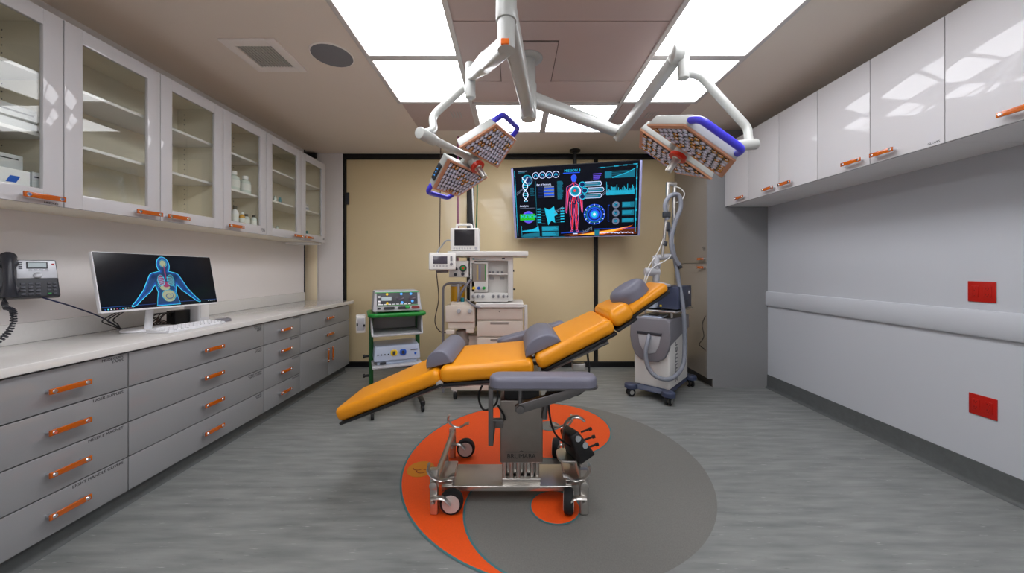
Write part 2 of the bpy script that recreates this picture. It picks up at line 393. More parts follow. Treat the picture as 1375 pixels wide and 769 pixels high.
# ------------------------------------------------------------------ cabinets along the left
def handle(parent, M, L=.157):
    b = B(); s = L/.157
    box(b, (0, 0, .034), (L, .026, .009), .002, M, 0)
    for sx in (-1, 1):
        cyl(b, (sx*L*.39, 0, 0), (sx*L*.39, 0, .03), .0075, seg=12, M=M, mi=1)
        cyl(b, (sx*L*.39, 0, .0385), (sx*L*.39, 0, .042), .0095, .007, seg=14, M=M, mi=1)
    return obj('handle', b, ['acrylic_orange', 'chrome'], parent, world=True, label='orange acrylic bar handle on silver posts')
FXL = -2.12                                         # front plane of the base cabinets
zr = (.862, .671, .479, .289, .101)
def Lf(y, z, x=FXL): return FR((x, y, z), (0, 1, 0), (1, 0, 0))
def base_cab(y0, y1, label, texts, doors=False, hy=None):
    cy = (y0+y1)/2; hy = hy or cy
    t = thing('drawer_cabinet', label, 'cabinet', (FXL, cy, 0), 0, 'grey drawer units under the white counter')
    b = B(); box(b, ((FXL-.02+LX)/2, cy, .484), (FXL-.02-LX-.002, y1-y0-.002, .768)); obj('body', b, 'grey_panel', t, world=True)
    b = B(); box(b, ((FXL-.07+LX)/2, cy, .05), (FXL-.07-LX-.002, y1-y0-.002, .1)); obj('plinth', b, 'toe_dark', t, world=True)
    for k in range(2 if doors else 4):
        zt, zb = zr[k]-.003, zr[k+1]+.003
        b = B(); box(b, (FXL-.009, cy, (zt+zb)/2), (.02, y1-y0-.006, zt-zb), .0015)
        d = obj('drawer', b, 'grey_gloss', t, world=True)
        handle(d, Lf(hy, (zt+zb)/2+.005 if k else (zt+zb)/2+.0, FXL+.001))
        if texts and texts[k]:
            b = B(); text(b, texts[k], .020, Lf(y1-.025, zt-.02, FXL+.0013), align='RIGHT'); obj('label_text', b, 'text_black', d, world=True)
    if doors:
        zt, zb = zr[2]-.008, zr[4]+.003
        for (a, c, hx) in ((y0, cy, cy-.05), (cy, y1, cy+.05)):
            b = B(); box(b, (FXL-.009, (a+c)/2, (zt+zb)/2), (.02, c-a-.005, zt-zb), .0015)
            d = obj('door', b, 'grey_gloss', t, world=True)
            handle(d, FR((FXL+.001, hx, zt-.12), (0, 0, 1), (1, 0, 0)))
base_cab(1.376, 1.924, 'grey glossy four-drawer unit nearest the camera, below the phone', ['MEDI-CUPS\nTAPES', 'LASER SUPPLIES', 'NEEDLE MAGNET', 'LIGHT HANDLE COVERS'])
base_cab(1.924, 2.965, 'wide grey four-drawer unit below the computer keyboard', ['SYRINGES\nTUBING\nWIPES', 'GAUZE\nSPONGE', 'STERILE GOWNS\nMAYO COVERS', 'DRAPES\nPACKS'])
base_cab(2.965, 3.472, 'narrow grey four-drawer unit between the wide drawer unit and the door unit', ['SUTURES', 'INSTRUMENTS', 'DRESSINGS', 'BANDAGES'])
base_cab(3.472, 4.51, 'grey unit at the far end of the counter with two drawers over two doors', None, True)
b = B(); box(b, (FXL-.035, 2.94, .05), (.07, 3.13, .1)); box(b, (FXL-.075, 2.94, .05), (.03, 3.13, .1))
b.free()
struct('baseboard_left', cove(FXL-.068, 1, 1.376, 4.51, .095), 'baseboard_grey')
t = thing('countertop', 'long white polished stone counter with backsplash along the left wall', 'counter', (LX, 2.97, .87))
b = B(); box(b, ((LX+.001-2.10)/2, (1.376+4.59)/2, .89), (-2.10-LX, 4.59-1.376, .04), .003); obj('slab', b, 'quartz', t, world=True)
b = B(); box(b, (LX+.011, (1.376+4.54)/2, .965), (.02, 4.54-1.376, .11), .002); obj('backsplash', b, 'quartz', t, world=True)
b = B(); box(b, (-2.135, 2.95, .866), (.01, 3.1, .008)); b.free()

# upper glass-door cabinets
UX, UZ0, UZ1 = -2.36, 1.642, 2.628
ys = (1.33, 1.836, 2.338, 2.844, 3.34, 3.892, 4.384)
def upper_cab(y0, y1, doors, label, txt=None):
    cy = (y0+y1)/2; xi = UX-.022
    t = thing('glass_cabinet', label, 'cabinet', (LX, cy, UZ0), 0, 'white glass-fronted wall cabinets over the counter')
    b = B(); d = xi-LX-.002
    cx = (xi+LX)/2
    box(b, (LX+.008, cy, (UZ0+UZ1)/2), (.012, y1-y0-.004, UZ1-UZ0))
    box(b, (cx, cy, UZ0+.036), (d, y1-y0-.004, .07)); box(b, (cx, cy, UZ1-.01), (d, y1-y0-.004, .018))
    for y in (y0+.010, y1-.010): box(b, (cx, y, (UZ0+UZ1)/2), (d, .016, UZ1-UZ0-.04))
    obj('body', b, 'carcass', t, world=True)
    b = B()
    for y in (y0+.0185, y1-.0185):
        for x in (xi-.04, LX+.07):
            for i in range(22): box(b, (x, y, UZ0+.08+i*.04), (.006, .001, .006))
    obj('shelf_pin_hole', b, 'device_dark', t, world=True, kind='stuff')
    for z in (2.0, 2.31):
        b = B(); box(b, (cx-.012, cy, z), (d-.03, y1-y0-.04, .018), .001); obj('shelf', b, 'white_satin', t, world=True)
    for (a, c, hs) in doors:
        a += .0025; c -= .0025; st = .078
        b = B(); x = UX-.010
        for yy in (a+st/2, c-st/2): box(b, (x, yy, (UZ0+UZ1)/2), (.02, st, UZ1-UZ0-.004), .0015)
        for z in (UZ0+.002+st/2, UZ1-.002-st/2): box(b, (x, (a+c)/2, z), (.02, c-a-2*st+.001, st), .0012)
        dr = obj('door', b, 'white_gloss', t, world=True)
        b = B(); box(b, (x-.004, (a+c)/2, (UZ0+UZ1)/2), (.004, c-a-2*st+.004, UZ1-UZ0-2*st+.004)); obj('glass_pane', b, 'glass_pane', dr, world=True, smooth=0)
        handle(dr, Lf((c-.095) if hs > 0 else (a+.095), UZ0+.036, UX))
        if txt and txt[0] == hs*1:
            b = B(); text(b, txt[1], .014, Lf(c-.02, txt[2], UX+.0004), align='RIGHT'); obj('label_text', b, 'text_black', dr, world=True)
upper_cab(ys[0], ys[1], [(ys[0], ys[1], 1)], 'white glass-door cabinet nearest the camera, with cartons on its lowest shelf', (1, 'NEEDLES', UZ0+.008))
upper_cab(ys[1], ys[3], [(ys[1], ys[2], 1), (ys[2], ys[3], -1)], 'two-door white glass cabinet with bare shelves, above the computer monitor')
upper_cab(ys[3], ys[4], [(ys[3], ys[4], -1)], 'single-door white glass cabinet holding white-capped bottles', (-1, 'SALINE\nLOTION\nSOAP', UZ0+.05))
upper_cab(ys[4], ys[6], [(ys[4], ys[5], 1), (ys[5], ys[6], -1)], 'two-door white glass cabinet at the far end with small vials inside', (-1, 'VIALS\nTUBES', UZ0+.05))
b = B(); box(b, (-2.56, 4.26, UZ0-.013), (.30, .22, .024), .004); single('under_cabinet_light', b, 'white_satin', 'flat white fitting under the far end of the glass cabinets', 'light fitting')
# cartons in the first cabinet
def carton(x, y, z, s, label, mark=None, m='carton'):
    t = thing('carton', label, 'box', (x, y, z), 0, 'cartons in the near glass cabinet')
    b = B(); box(b, (0, 0, s[2]/2), s, .002); obj('body', b, m, t)
    b = B(); M = FR((s[0]/2+.0005, 0, s[2]/2), (0, 1, 0), (1, 0, 0))
    if mark:
        text(b, 'PRO', .035, M @ Matrix.Translation((-.075, 0, 0)), 0); flat(b, [(.02, -.022), (.055, -.022), (.07, .01), (.035, .01)], .0003, M, 0)
        for i in range(2): flat(b, [(-.08, -.02-i*.01), (.0, -.02-i*.01), (.0, -.017-i*.01), (-.08, -.017-i*.01)], .0003, M, 0)
        obj('print', b, 'blue', t, label='blue printed name and logo')
    else:
        flat(b, [(-s[1]*.42, s[2]*.18), (s[1]*.42, s[2]*.18), (s[1]*.42, s[2]*.25), (-s[1]*.42, s[2]*.25)], .0003, M, 0); obj('print', b, 'text_black', t)
carton(-2.47, 1.625, 1.7135, (.16, .21, .085), 'white carton with blue print behind the near glass door', True, 'carton_white')
carton(-2.50, 1.625, 1.799, (.15, .21, .075), 'grey carton lying on the white carton with blue print')
carton(-2.47, 1.776, 1.7135, (.16, .078, .09), 'grey carton beside the white carton with blue print')
carton(-2.50, 1.70, 2.009, (.15, .16, .11), 'grey carton on the middle shelf of the near glass cabinet')
carton(-2.52, 4.15, 2.009, (.10, .14, .045), 'pale flat carton on the middle shelf of the farthest glass cabinet', None, 'pale_blue')
carton(-2.52, 4.16, 2.0545, (.09, .12, .04), 'small carton stacked on the pale flat carton in the farthest cabinet', None, 'carton_white')
# bottles
def bottle(x, y, z, r, h, body, cap, label, lab=True):
    t = thing('bottle', label, 'bottle', (x, y, z), 0, 'bottles behind the glass door')
    b = B(); lathe(b, [(r*.9, 0), (r, .006), (r, h*.62), (r*.85, h*.72), (r*.42, h*.8), (r*.4, h*.84)], seg=16); obj('body', b, body, t)
    b = B(); lathe(b, [(r*.55, h*.82), (r*.55, h), (r*.45, h*1.01)], seg=14); obj('cap', b, cap, t)
    if lab:
        b = B(); lathe(b, [(r*1.01, h*.15), (r*1.015, h*.16), (r*1.015, h*.52), (r*1.01, h*.53)], seg=16); obj('label', b, 'paper_label', t)
ym = [2.95, 3.06, 3.16]
bottle(-2.48, 2.96, 2.009, .042, .16, 'bottle_clear', 'cap_white', 'clear bottle with white cap, leftmost on the middle shelf')
bottle(-2.45, 3.06, 2.009, .045, .165, 'bottle_clear', 'cap_white', 'clear jar with white cap in the middle of the bottle shelf')
bottle(-2.45, 3.19, 2.009, .045, .155, 'bottle_clear', 'cap_white', 'clear jar with white cap, rightmost on the middle shelf')
bottle(-2.415, 2.945, 1.7135, .028, .15, 'bottle_clear', 'cap_white', 'slim white spray bottle, leftmost on the lowest bottle shelf')
bottle(-2.52, 2.97, 1.7135, .035, .19, 'bottle_yellow', 'cap_white', 'yellow bottle behind the slim white bottle')
bottle(-2.53, 3.05, 1.7135, .036, .19, 'bottle_yellow', 'cap_white', 'yellow bottle with white cap, right of the other yellow bottle')
bottle(-2.415, 3.03, 1.7135, .027, .15, 'plastic_white', 'cap_dark', 'white bottle with dark cap in front of the yellow bottles')
bottle(-2.415, 3.11, 1.7135, .022, .11, 'amber', 'cap_white', 'small amber bottle with white cap')
bottle(-2.415, 3.16, 1.7135, .026, .10, 'bottle_clear', 'cap_dark', 'short bottle with dark cap beside the small amber bottle')
bottle(-2.415, 3.25, 1.7135, .026, .105, 'bottle_clear', 'cap_dark', 'short bottle with dark cap, rightmost on the lowest bottle shelf')
for row, (x, y, z, n) in enumerate(((-2.43, 3.42, 2.009, 7), (-2.46, 3.42, 1.7135, 8), (-2.44, 3.98, 1.7135, 6))):
    nm = ('middle shelf of the vial cabinet', 'lowest shelf behind the left door of the vial cabinet', 'lowest shelf behind the right door of the vial cabinet')[row]
    for i in range(n):
        b = B(); lathe(b, [(.014, 0), (.015, .004), (.015, .034), (.008, .042), (.010, .044), (.010, .054), (.006, .055)], seg=10)
        single('vial', b, 'bottle_clear' if (i+row) % 3 else 'teal', 'small glass vial on the '+nm, 'vial', 'vials on the '+nm).location = (x-.03*(i % 2), y+i*.036, z)

# desk phone on the wall
Mp = FR((-2.60, 1.868, 1.272), (.52, .86, 0), (.80, -.50, .33))
t = thing('desk_phone', 'black and silver desk phone fixed to the left wall', 'phone', (-2.72, 1.87, 1.17))
b = B(); hexa(b, [(-.13, -.10, -.06), (.11, -.10, -.06), (.11, .105, -.10), (-.13, .105, -.10)], [(-.13, -.10, -.018), (.11, -.10, -.018), (.098, .105, -.002), (-.12, .105, -.002)], .006, Mp)
box(b, (-.01, 0, -.085), (.12, .10, .07), .004, Mp); obj('base', b, 'phone_black', t, world=True)
b = B(); hexa(b, [(-.03, .0, -.012), (.103, .0, -.012), (.095, .1, -.004), (-.03, .1, -.004)], [(-.03, .0, -.007), (.103, .0, -.007), (.095, .1, .0005), (-.03, .1, .0005)], .001, Mp); obj('face_plate', b, 'phone_silver', t, world=True)
b = B(); box(b, (.035, .072, .0005), (.07, .036, .004), .001, Mp, 0); box(b, (.035, .072, .002), (.06, .028, .003), 0, Mp, 1); obj('display', b, ['phone_black', 'lcd_pale'], t, world=True)
def key(c, sz, r=.002):
    b = B(); box(b, c, sz, r, Mp); obj('key', b, 'key_grey', t, world=True)
for i in range(4):
    for j in range(3): key((-.012+j*.024, -.03-i*.019, -.011), (.016, .011, .008))
    key((.072, -.03-i*.019, -.011), (.012, .01, .008)); key((.090, -.03-i*.019, -.011), (.012, .01, .008))
    key((-.018, .055+i*.011, .001), (.012, .005, .004), .001); key((.012+i*.018, .045, .0), (.012, .004, .004), .001)
b = B(); lathe(b, [(.015, -.006), (.015, .002), (.012, .004)], Mp @ Matrix.Translation((.035, .015, 0)), seg=20); obj('round_key', b, 'phone_silver', t, world=True)
b = B(); box(b, (.088, .078, .001), (.01, .008, .004), .001, Mp, 0); obj('message_lamp', b, 'red_plastic', t, world=True, label='red message lamp')
b = B(); box(b, (.072, -.088, -.008), (.012, .006, .006), .001, Mp, 0); obj('indicator', b, 'green', t, world=True, label='green indicator')
b = B()
hp = smooth_path([(-.056, .11, .012), (-.056, .075, .036), (-.056, .0, .044), (-.056, -.06, .036), (-.056, -.095, .012)], 6)
tube(b, hp, [.018+.012*abs(i/(len(hp)-1)*2-1)**2 for i in range(len(hp))], 14, Mp, flat=1.2)
cyl(b, (-.056, .085, -.004), (-.056, .085, .03), .034, .03, M=Mp, bev=.006); cyl(b, (-.056, -.07, -.014), (-.056, -.07, .03), .034, .03, M=Mp, bev=.006)
obj('handset', b, 'phone_black', t, world=True)
b = B(); e0 = Mp @ Vector((-.07, -.10, -.01)); pth = smooth_path([e0, e0+Vector((.01, -.0, -.05)), Vector((-2.56, 1.79, 1.10)), Vector((-2.53, 1.76, 1.02)), Vector((-2.51, 1.68, .95)), Vector((-2.56, 1.60, .925)), Vector((-2.66, 1.58, .925))], 30)
pts = []; 
for i, p in enumerate(pth):
    d = (pth[min(i+1, len(pth)-1)]-pth[max(i-1, 0)]).normalized(); u, v = basis(d); k = min(1, i/20); a = i*1.5
    pts.append(p+(u*math.cos(a)+v*math.sin(a))*.009*k)
tube(b, pts, .0045, 6); obj('coil_cord', b, 'phone_black', t, world=True)
b = B(); e1 = Mp @ Vector((.05, -.10, -.04)); tube(b, smooth_path([e1, e1+Vector((.02, .05, -.03)), Vector((-2.60, 2.06, 1.10)), Vector((-2.63, 2.22, 1.02)), Vector((-2.64, 2.34, .93)), Vector((-2.64, 2.36, .911))], 8), .004, 8); obj('network_cable', b, 'cable_navy', t, world=True, label='navy blue cable')

# computer monitor
Rm = Matrix(((.114, -.973, -.203), (.993, .109, .038), (-.015, -.206, .979)))
mc = Vector((-2.355, 2.354, 1.239))
Ms = FR(mc, Rm @ Vector((1, 0, 0)), -(Rm @ Vector((0, 1, 0))))
t = thing('computer_monitor', 'white-framed wide monitor on the counter showing a glowing blue human torso', 'monitor', (-2.44, 2.40, .91))
b = B(); prism(b, rrect(.70, .365, .006, 3), -.022, -.001, Ms, bev=.002); box(b, (0, .0, -.035), (.40, .24, .03), .012, Ms); obj('casing', b, 'plastic_white', t, world=True)
mat('mon_bg', (14, 15, 20), .14, emit=.5)
mat('mon_cyan', (60, 200, 225), .4, emit=.75); mat('mon_blue', (20, 70, 140), .4, emit=.7); mat('mon_deep', (18, 52, 92), .4, emit=.55); mat('mon_bone', (140, 146, 118), .4, emit=.55); mat('mon_red', (128, 44, 84), .4, emit=.5); mat('mon_grey', (70, 76, 84), .4, emit=.5); mat('mon_white', (210, 220, 235), .4, emit=.6)
b = B(); sw, sh = .692, .350; oy = .004
box(b, (0, oy, -.0005), (sw, sh, .002), 0, Ms); scr = obj('screen', b, 'mon_bg', t, world=True, label='glossy black screen')
b = B()
def S(u, v): return ((u-.5)*sw, (v-.5)*sh+oy)
def cap(bm, p, q, r0, r1, z, M, mi, n=10):
    p = Vector(p); q = Vector(q); d = (q-p).normalized(); a = math.atan2(d.y, d.x)
    poly = [p+Vector((math.cos(a+PI/2+PI*i/n), math.sin(a+PI/2+PI*i/n)))*r0 for i in range(n+1)]+[q+Vector((math.cos(a-PI/2+PI*i/n), math.sin(a-PI/2+PI*i/n)))*r1 for i in range(n+1)]
    flat(bm, poly, z, M, mi)
def torso(k, z, mi):
    # limbs and trunk of the glowing figure, inset by k
    g = .5*sw
    flat(b, ell(*S(.515, .80), .040-k, .058-k, 30), z, Ms, mi)
    cap(b, S(.515, .70), S(.515, .60), .026-k, .030-k, z, Ms, mi)
    for s in (-1, 1):
        cap(b, S(.515, .63), S(.515+s*.085, .56), .026-k, .034-k, z, Ms, mi)
        cap(b, S(.515+s*.095, .56), S(.515+s*.165, .32), .030-k, .022-k, z, Ms, mi)
        cap(b, S(.515+s*.165, .32), S(.515+s*.27, .09), .020-k, .010-k, z, Ms, mi)
        cap(b, S(.515+s*.27, .09), S(.515+s*.295, .05), .012-k, .007-k, z, Ms, mi)
    flat(b, [Vector(S(*q)) + (Vector(S(.515, .35))-Vector(S(*q))).normalized()*k for q in ((.40, .60), (.42, .40), (.435, .28), (.42, .14), (.41, .02), (.62, .02), (.61, .14), (.595, .28), (.61, .40), (.63, .60), (.56, .66), (.47, .66))], z, Ms, mi)
torso(0, .0008, 0); torso(.003, .0012, 1); torso(.012, .0016, 2)
for (u, v, rx, ry, mi) in ((.515, .83, .018, .022, 3), (.475, .50, .018, .036, 4), (.56, .50, .018, .036, 5), (.515, .42, .022, .02, 4), (.50, .36, .03, .018, 3), (.525, .21, .040, .034, 3), (.525, .13, .030, .016, 3), (.52, .66, .004, .05, 4)):
    flat(b, ell(*S(u, v), rx, ry, 20), .0020+.0001*mi, Ms, mi)
for (u, v, rx, ry) in ((.475, .50, .020, .038), (.56, .50, .020, .038), (.525, .21, .043, .037), (.515, .83, .022, .026)): line(b, ell(*S(u, v), rx, ry, 24)+[ell(*S(u, v), rx, ry, 24)[0]], .0015, .0030, Ms, 0)
for s in (-1, 1):
    for k_ in (-1, 1): line(b, [S(.515+s*(.10+k_*.012), .54), S(.515+s*(.17+k_*.008), .32), S(.515+s*(.265+k_*.004), .10)], .0014, .0030, Ms, 1)
for i in range(9):
    a = i*.7; p = [(S(.525, .20)[0]+.03*math.cos(a+.3*j)*(.4+.06*i), S(.525, .20)[1]+.026*math.sin(a+.3*j)*(.4+.06*i)) for j in range(6)]
    line(b, p, .003, .0028, Ms, 5 if i % 2 else 1)
for s in (-1, 1):
    for i in range(5): line(b, [S(.515+s*.01, .56-.03*i), S(.515+s*.05, .55-.035*i), S(.515+s*.075, .50-.035*i)], .0018, .0028, Ms, 0)
line(b, [S(.0, .06), S(.4, .06)], .002, .0008, Ms, 1); line(b, [S(.62, .07), S(1, .07)], .002, .0008, Ms, 1)
for i in range(10): flat(b, [S(.02+.02*i, .012), S(.03+.02*i, .012), S(.03+.02*i, .030), S(.02+.02*i, .030)], .0008, Ms, (1, 0, 6, 3, 4)[i % 5])
for i in range(4): flat(b, [S(.90+.022*i, .045), S(.91+.022*i, .045), S(.91+.022*i, .055), S(.90+.022*i, .055)], .0008, Ms, 6)
text(b, 'shutterstock', .05, Ms @ Matrix.Translation((-.17, -.04, .0004)), 7, depth=0)
obj('screen_picture', b, ['mon_cyan', 'mon_blue', 'mon_deep', 'mon_bone', 'mon_red', 'mon_grey', 'mon_white', 'mat_wm'] if False else ['mon_cyan', 'mon_blue', 'mon_deep', 'mon_bone', 'mon_red', 'mon_grey', 'mon_white', 'lcd_dark'], scr, world=True, smooth=0, label='glowing blue picture of a human torso with arms held out')
b = B(); p0 = mc-Ms.col[2].to_3d()*.045
tube(b, [p0+Vector((0, -.02, .02)), p0+Vector((-.03, -.02, -.14)), Vector((p0.x-.035, p0.y-.03, .925))], .024, 14, flat=.6); obj('neck', b, 'plastic_white', t, world=True)
b = B(); prism(b, ell(p0.x-.07, p0.y, .11, .14, 36), .911, .924, None, 0, .005); obj('foot', b, 'plastic_white', t, world=True)
for i in range(3): b = B(); tube(b, smooth_path([Vector((-2.42, 2.14+.02*i, 1.06)), Vector((-2.54, 2.16+.03*i, 1.0)), Vector((-2.58, 2.24+.02*i, .96)), Vector((-2.64, 2.35, .914))], 6), .0035, 6); obj('cable', b, 'black', t, world=True, label='black cable')
t = thing('grommet', 'small round cable grommet in the counter left of the monitor foot', 'grommet', (-2.64, 2.37, .91))
b = B(); lathe(b, [(.035, 0), (.035, .004), (.028, .006), (.026, .002)]); obj('ring', b, 'device_grey', t)
t = thing('power_brick', 'black power adapter with tangled wires behind the monitor', 'adapter', (-2.53, 2.60, .91))
b = B(); box(b, (0, .04, .05), (.07, .12, .10), .006); obj('case', b, 'black', t)
b = B()
for i in range(7):
    a = i*.9; tube(b, smooth_path([(.0, -.02, .06+.005*i), (.03*math.cos(a), -.08+.01*i, .09), (.04*math.sin(a), -.13, .05+.006*i), (.0, -.16+.02*i, .02), (.02, -.05, .006)], 6), .0035, 6, mi=i % 2)
obj('wires', b, ['black', 'cable_brown'], t)
t = thing('speaker_box', 'white rounded box standing on the counter behind the right end of the monitor', 'speaker', (-2.50, 2.76, .91))
b = B(); box(b, (0, 0, .075), (.12, .10, .15), .012); obj('body', b, 'plastic_white', t)
b = B(); box(b, (.061, 0, .08), (.003, .07, .10), .001); obj('front', b, 'white_satin', t)
t = thing('keyboard', 'white computer keyboard on the counter in front of the monitor', 'keyboard', (-2.26, 2.44, .91), math.radians(88))
b = B(); hexa(b, [(-.215, -.075, 0), (.215, -.075, 0), (.215, .075, 0), (-.215, .075, 0)], [(-.215, -.075, .010), (.215, -.075, .010), (.215, .075, .024), (-.215, .075, .024)], .003); obj('body', b, 'plastic_white', t)
b = B()
for r in range(5):
    for k in range(15 if r < 4 else 9):
        w = .022 if r < 4 else (.022 if abs(k-4) > 1 else .05)
        x = -.195+k*.028 if r < 4 else -.195+k*.049
        y = .055-r*.028; box(b, (x, y, .019+.0933*(y)), (w, .022, .007), .002)
obj('keys', b, 'key_white', t)
t = thing('mouse', 'grey computer mouse on the counter right of the keyboard', 'mouse', (-2.27, 2.73, .91), math.radians(60))
b = B(); prism(b, ell(0, 0, .055, .032, 28), 0, .026, None, 0, .016, 4, True); obj('shell', b, 'device_mid', t)
b = B(); box(b, (.03, 0, .025), (.014, .006, .006), .002); obj('wheel', b, 'device_dark', t)

# ------------------------------------------------------------------ right side
RF = 2.35; RZ0, RZ1 = 2.01, 2.70
yr = (3.895, 3.51, 3.105, 2.71, 2.31, 1.91, 1.51, 1.11)
def Rfm(y, z, x=RF): return FR((x, y, z), (0, -1, 0), (-1, 0, 0))
def right_cab(ya, yb, doors, label, txt=None):
    cy = (ya+yb)/2
    t = thing('wall_cabinet', label, 'cabinet', (RX, cy, RZ0), 0, 'white gloss wall cabinets on the right')
    b = B(); box(b, ((RF+.022+RX)/2, cy, (RZ0+RZ1)/2), (RX-RF-.024, ya-yb-.002, RZ1-RZ0-.004)); obj('body', b, 'white_satin', t, world=True)
    for (a, c, hs) in doors:
        b = B(); box(b, (RF+.010, (a+c)/2, (RZ0+RZ1)/2), (.02, a-c-.005, RZ1-RZ0), .0015); d = obj('door', b, 'white_gloss', t, world=True)
        handle(d, Rfm((c+.10) if hs > 0 else (a-.10), RZ0+.045, RF), .14)
        if txt and hs == txt[0]:
            b = B(); text(b, txt[1], .016, Rfm(c+.02, RZ0+.012, RF-.0004), align='RIGHT'); obj('label_text', b, 'text_black', d, world=True)
right_cab(yr[0], yr[1], [(yr[0], yr[1], 1)], 'single white gloss cabinet at the far end, against the grey tall cabinet')
right_cab(yr[1], yr[3], [(yr[1], yr[2], 1), (yr[2], yr[3], -1)], 'two-door white gloss cabinet second from the grey tall cabinet')
right_cab(yr[3], yr[5], [(yr[3], yr[4], 1), (yr[4], yr[5], -1)], 'two-door white gloss cabinet above the red wall sockets, marked gloves', (-1, 'GLOVES'))
right_cab(yr[5], yr[7], [(yr[5], yr[6], 1), (yr[6], yr[7], -1)], 'two-door white gloss cabinet nearest the camera, cut by the right edge')
TX, TY = 2.157, 3.9
t = thing('tall_cabinet', 'tall grey cabinet built in at the right end of the back wall', 'cabinet', ((TX+RX)/2, 4.3, 0))
b = B(); prism(b, [(TX, .10), (TX+.06, .10), (TX+.06, .0), (RX-.002, 0), (RX-.002, CZ-.002), (TX, CZ-.002)], -TY-.02, -TY, Matrix(((1, 0, 0, 0), (0, 0, -1, 0), (0, 1, 0, 0), (0, 0, 0, 1)))); obj('side_panel', b, 'grey_panel', t, world=True, smooth=0)
b = B(); box(b, ((TX+.022+RX)/2, 4.31, (CZ+.1)/2), (RX-TX-.026, .78, CZ-.104)); obj('body', b, 'grey_panel', t, world=True)
b = B(); box(b, ((TX+.065+RX)/2, 4.31, .05), (RX-TX-.07, .78, .1)); obj('plinth', b, 'toe_dark', t, world=True)
for (z0, z1, hz, tx) in ((1.393, CZ-.01, 1.435, 'SCRUBS\nLINEN\nCAPS'), (.103, 1.383, 1.338, None)):
    b = B(); box(b, (TX+.010, (TY+.024+4.70)/2, (z0+z1)/2), (.02, 4.70-TY-.026, z1-z0), .0015); d = obj('door', b, 'tall_door', t, world=True)
    handle(d, Rfm(TY+.10, hz, TX), .14)
    if tx: b = B(); text(b, tx, .02, Rfm(TY+.04, 1.56, TX-.0004), align='RIGHT'); obj('label_text', b, 'text_black', d, world=True)
def outlet(y, z, label):
    t = thing('power_outlet', label, 'socket', (RX, y, z), 0, 'red double sockets')
    M = FR((0, 0, 0), (0, -1, 0), (-1, 0, 0))
    b = B(); box(b, (0, 0, .003), (.128, .125, .006), .0025, M); obj('plate', b, 'red_plastic', t)
    for sx in (-.029, .029):
        b = B(); box(b, (sx, 0, .007), (.034, .068, .004), .0015, M); r = obj('receptacle', b, 'red_plastic', t)
        b = B()
        for sy in (-.017, .017):
            for q in (-.006, .006): box(b, (sx+q, sy+.003, .0093), (.0025, .009, .0008), 0, M)
            box(b, (sx, sy-.008, .0093), (.005, .004, .0008), 0, M)
        obj('slot', b, 'red_dark', r)
outlet(2.115, 1.182, 'red double wall socket above the white wall rail')
outlet(2.11, .493, 'red double wall socket low on the wall, below the rail')

# ------------------------------------------------------------------ television
Rt = Matrix(((.980, .193, -.055), (-.201, .950, -.241), (.006, .247, .969)))
tc_ = Vector((.698, 4.012, 2.094)); k = 1.55/1.45; tc_ = Vector((tc_.x*k, tc_.y*k, H+(tc_.z-H)*k))
Mt = FR(tc_, Rt @ Vector((1, 0, 0)), -(Rt @ Vector((0, 1, 0))))
tw, th = 1.55, .885
t = thing('television', 'large wall-side television on a ceiling pole showing blue medical graphics', 'television', (tc_.x, 4.5, CZ))
b = B(); prism(b, rrect(tw, th, .008, 3), -.045, -.002, Mt, bev=.003); box(b, (0, 0, -.06), (.9, .5, .05), .02, Mt); obj('casing', b, 'black', t, world=True)
b = B(); 
for sx in (-1, 1): box(b, (sx*(tw/2-.014), 0, -.001), (.026, th-.02, .006), .001, Mt)
box(b, (0, -th/2+.003, -.002), (tw-.01, .006, .006), .001, Mt)
mat('tv_edge', (176, 178, 225), .25, metal=.3); obj('bezel', b, 'tv_edge', t, world=True)
TVC = {'bg': ((4, 6, 14), 1), 'cyan': ((30, 160, 190), .8), 'teal': ((20, 95, 115), .8), 'white': ((190, 200, 230), .8), 'blue': ((24, 70, 190), .9), 'deep': ((10, 26, 64), .9), 'red': ((205, 40, 48), .9), 'pink': ((200, 90, 150), .8), 'violet': ((90, 70, 190), .8), 'green': ((30, 150, 24), .9), 'orange': ((190, 90, 20), .9), 'flame': ((240, 160, 60), .9), 'dusk': ((80, 34, 12), .8), 'grey': ((100, 110, 130), .6)}
for n_, (c_, e_) in TVC.items(): mat('tv_'+n_, c_, .3, emit=e_, spec=.15)
KEYS = list(TVC); KI = {n_: i for i, n_ in enumerate(KEYS)}
b = B(); vw, vh = tw-.06, th-.02; box(b, (0, 0, -.0015), (vw, vh, .003), 0, Mt); scr = obj('screen', b, 'tv_bg', t, world=True, label='black glossy screen')
b = B(); A = vw/1128.; ZL = [.0006]
# picture drawn in crop pixels of the photograph's screen: 0..1050 wide, 0..630 high
def T(x, y): return ((x/1050.-.5)*vw, (.5-y/630.)*vh)
SX = vw/1050
def poly(ps, c, z=1): flat(b, [T(*p) for p in ps][::-1], .0004+.0004*z, Mt, KI[c])
def rect(x0, y0, x1, y1, c, z=1): poly([(x0, y0), (x0, y1), (x1, y1), (x1, y0)][::-1], c, z)
def ln(ps, w, c, z=2): line(b, [T(*p) for p in ps], w*SX, .0004+.0004*z, Mt, KI[c])
def disc(x, y, r, c, z=1): flat(b, ell(*T(x, y), r*SX, r*SX, 28), .0004+.0004*z, Mt, KI[c])
def circ(x, y, r, w, c, z=2, a0=0, a1=360): ln([(x+r*math.cos(math.radians(a0+(a1-a0)*i/28)), y+r*math.sin(math.radians(a0+(a1-a0)*i/28))) for i in range(29)], w, c, z)
def lines(x0, y0, x1, y1, n, c, w=3, jit=True):
    for i in range(n):
        y = y0+(y1-y0)*(i+.5)/n; ln([(x0, y), (x1-(random.random()*.35*(x1-x0) if jit else 0), y)], w, c)
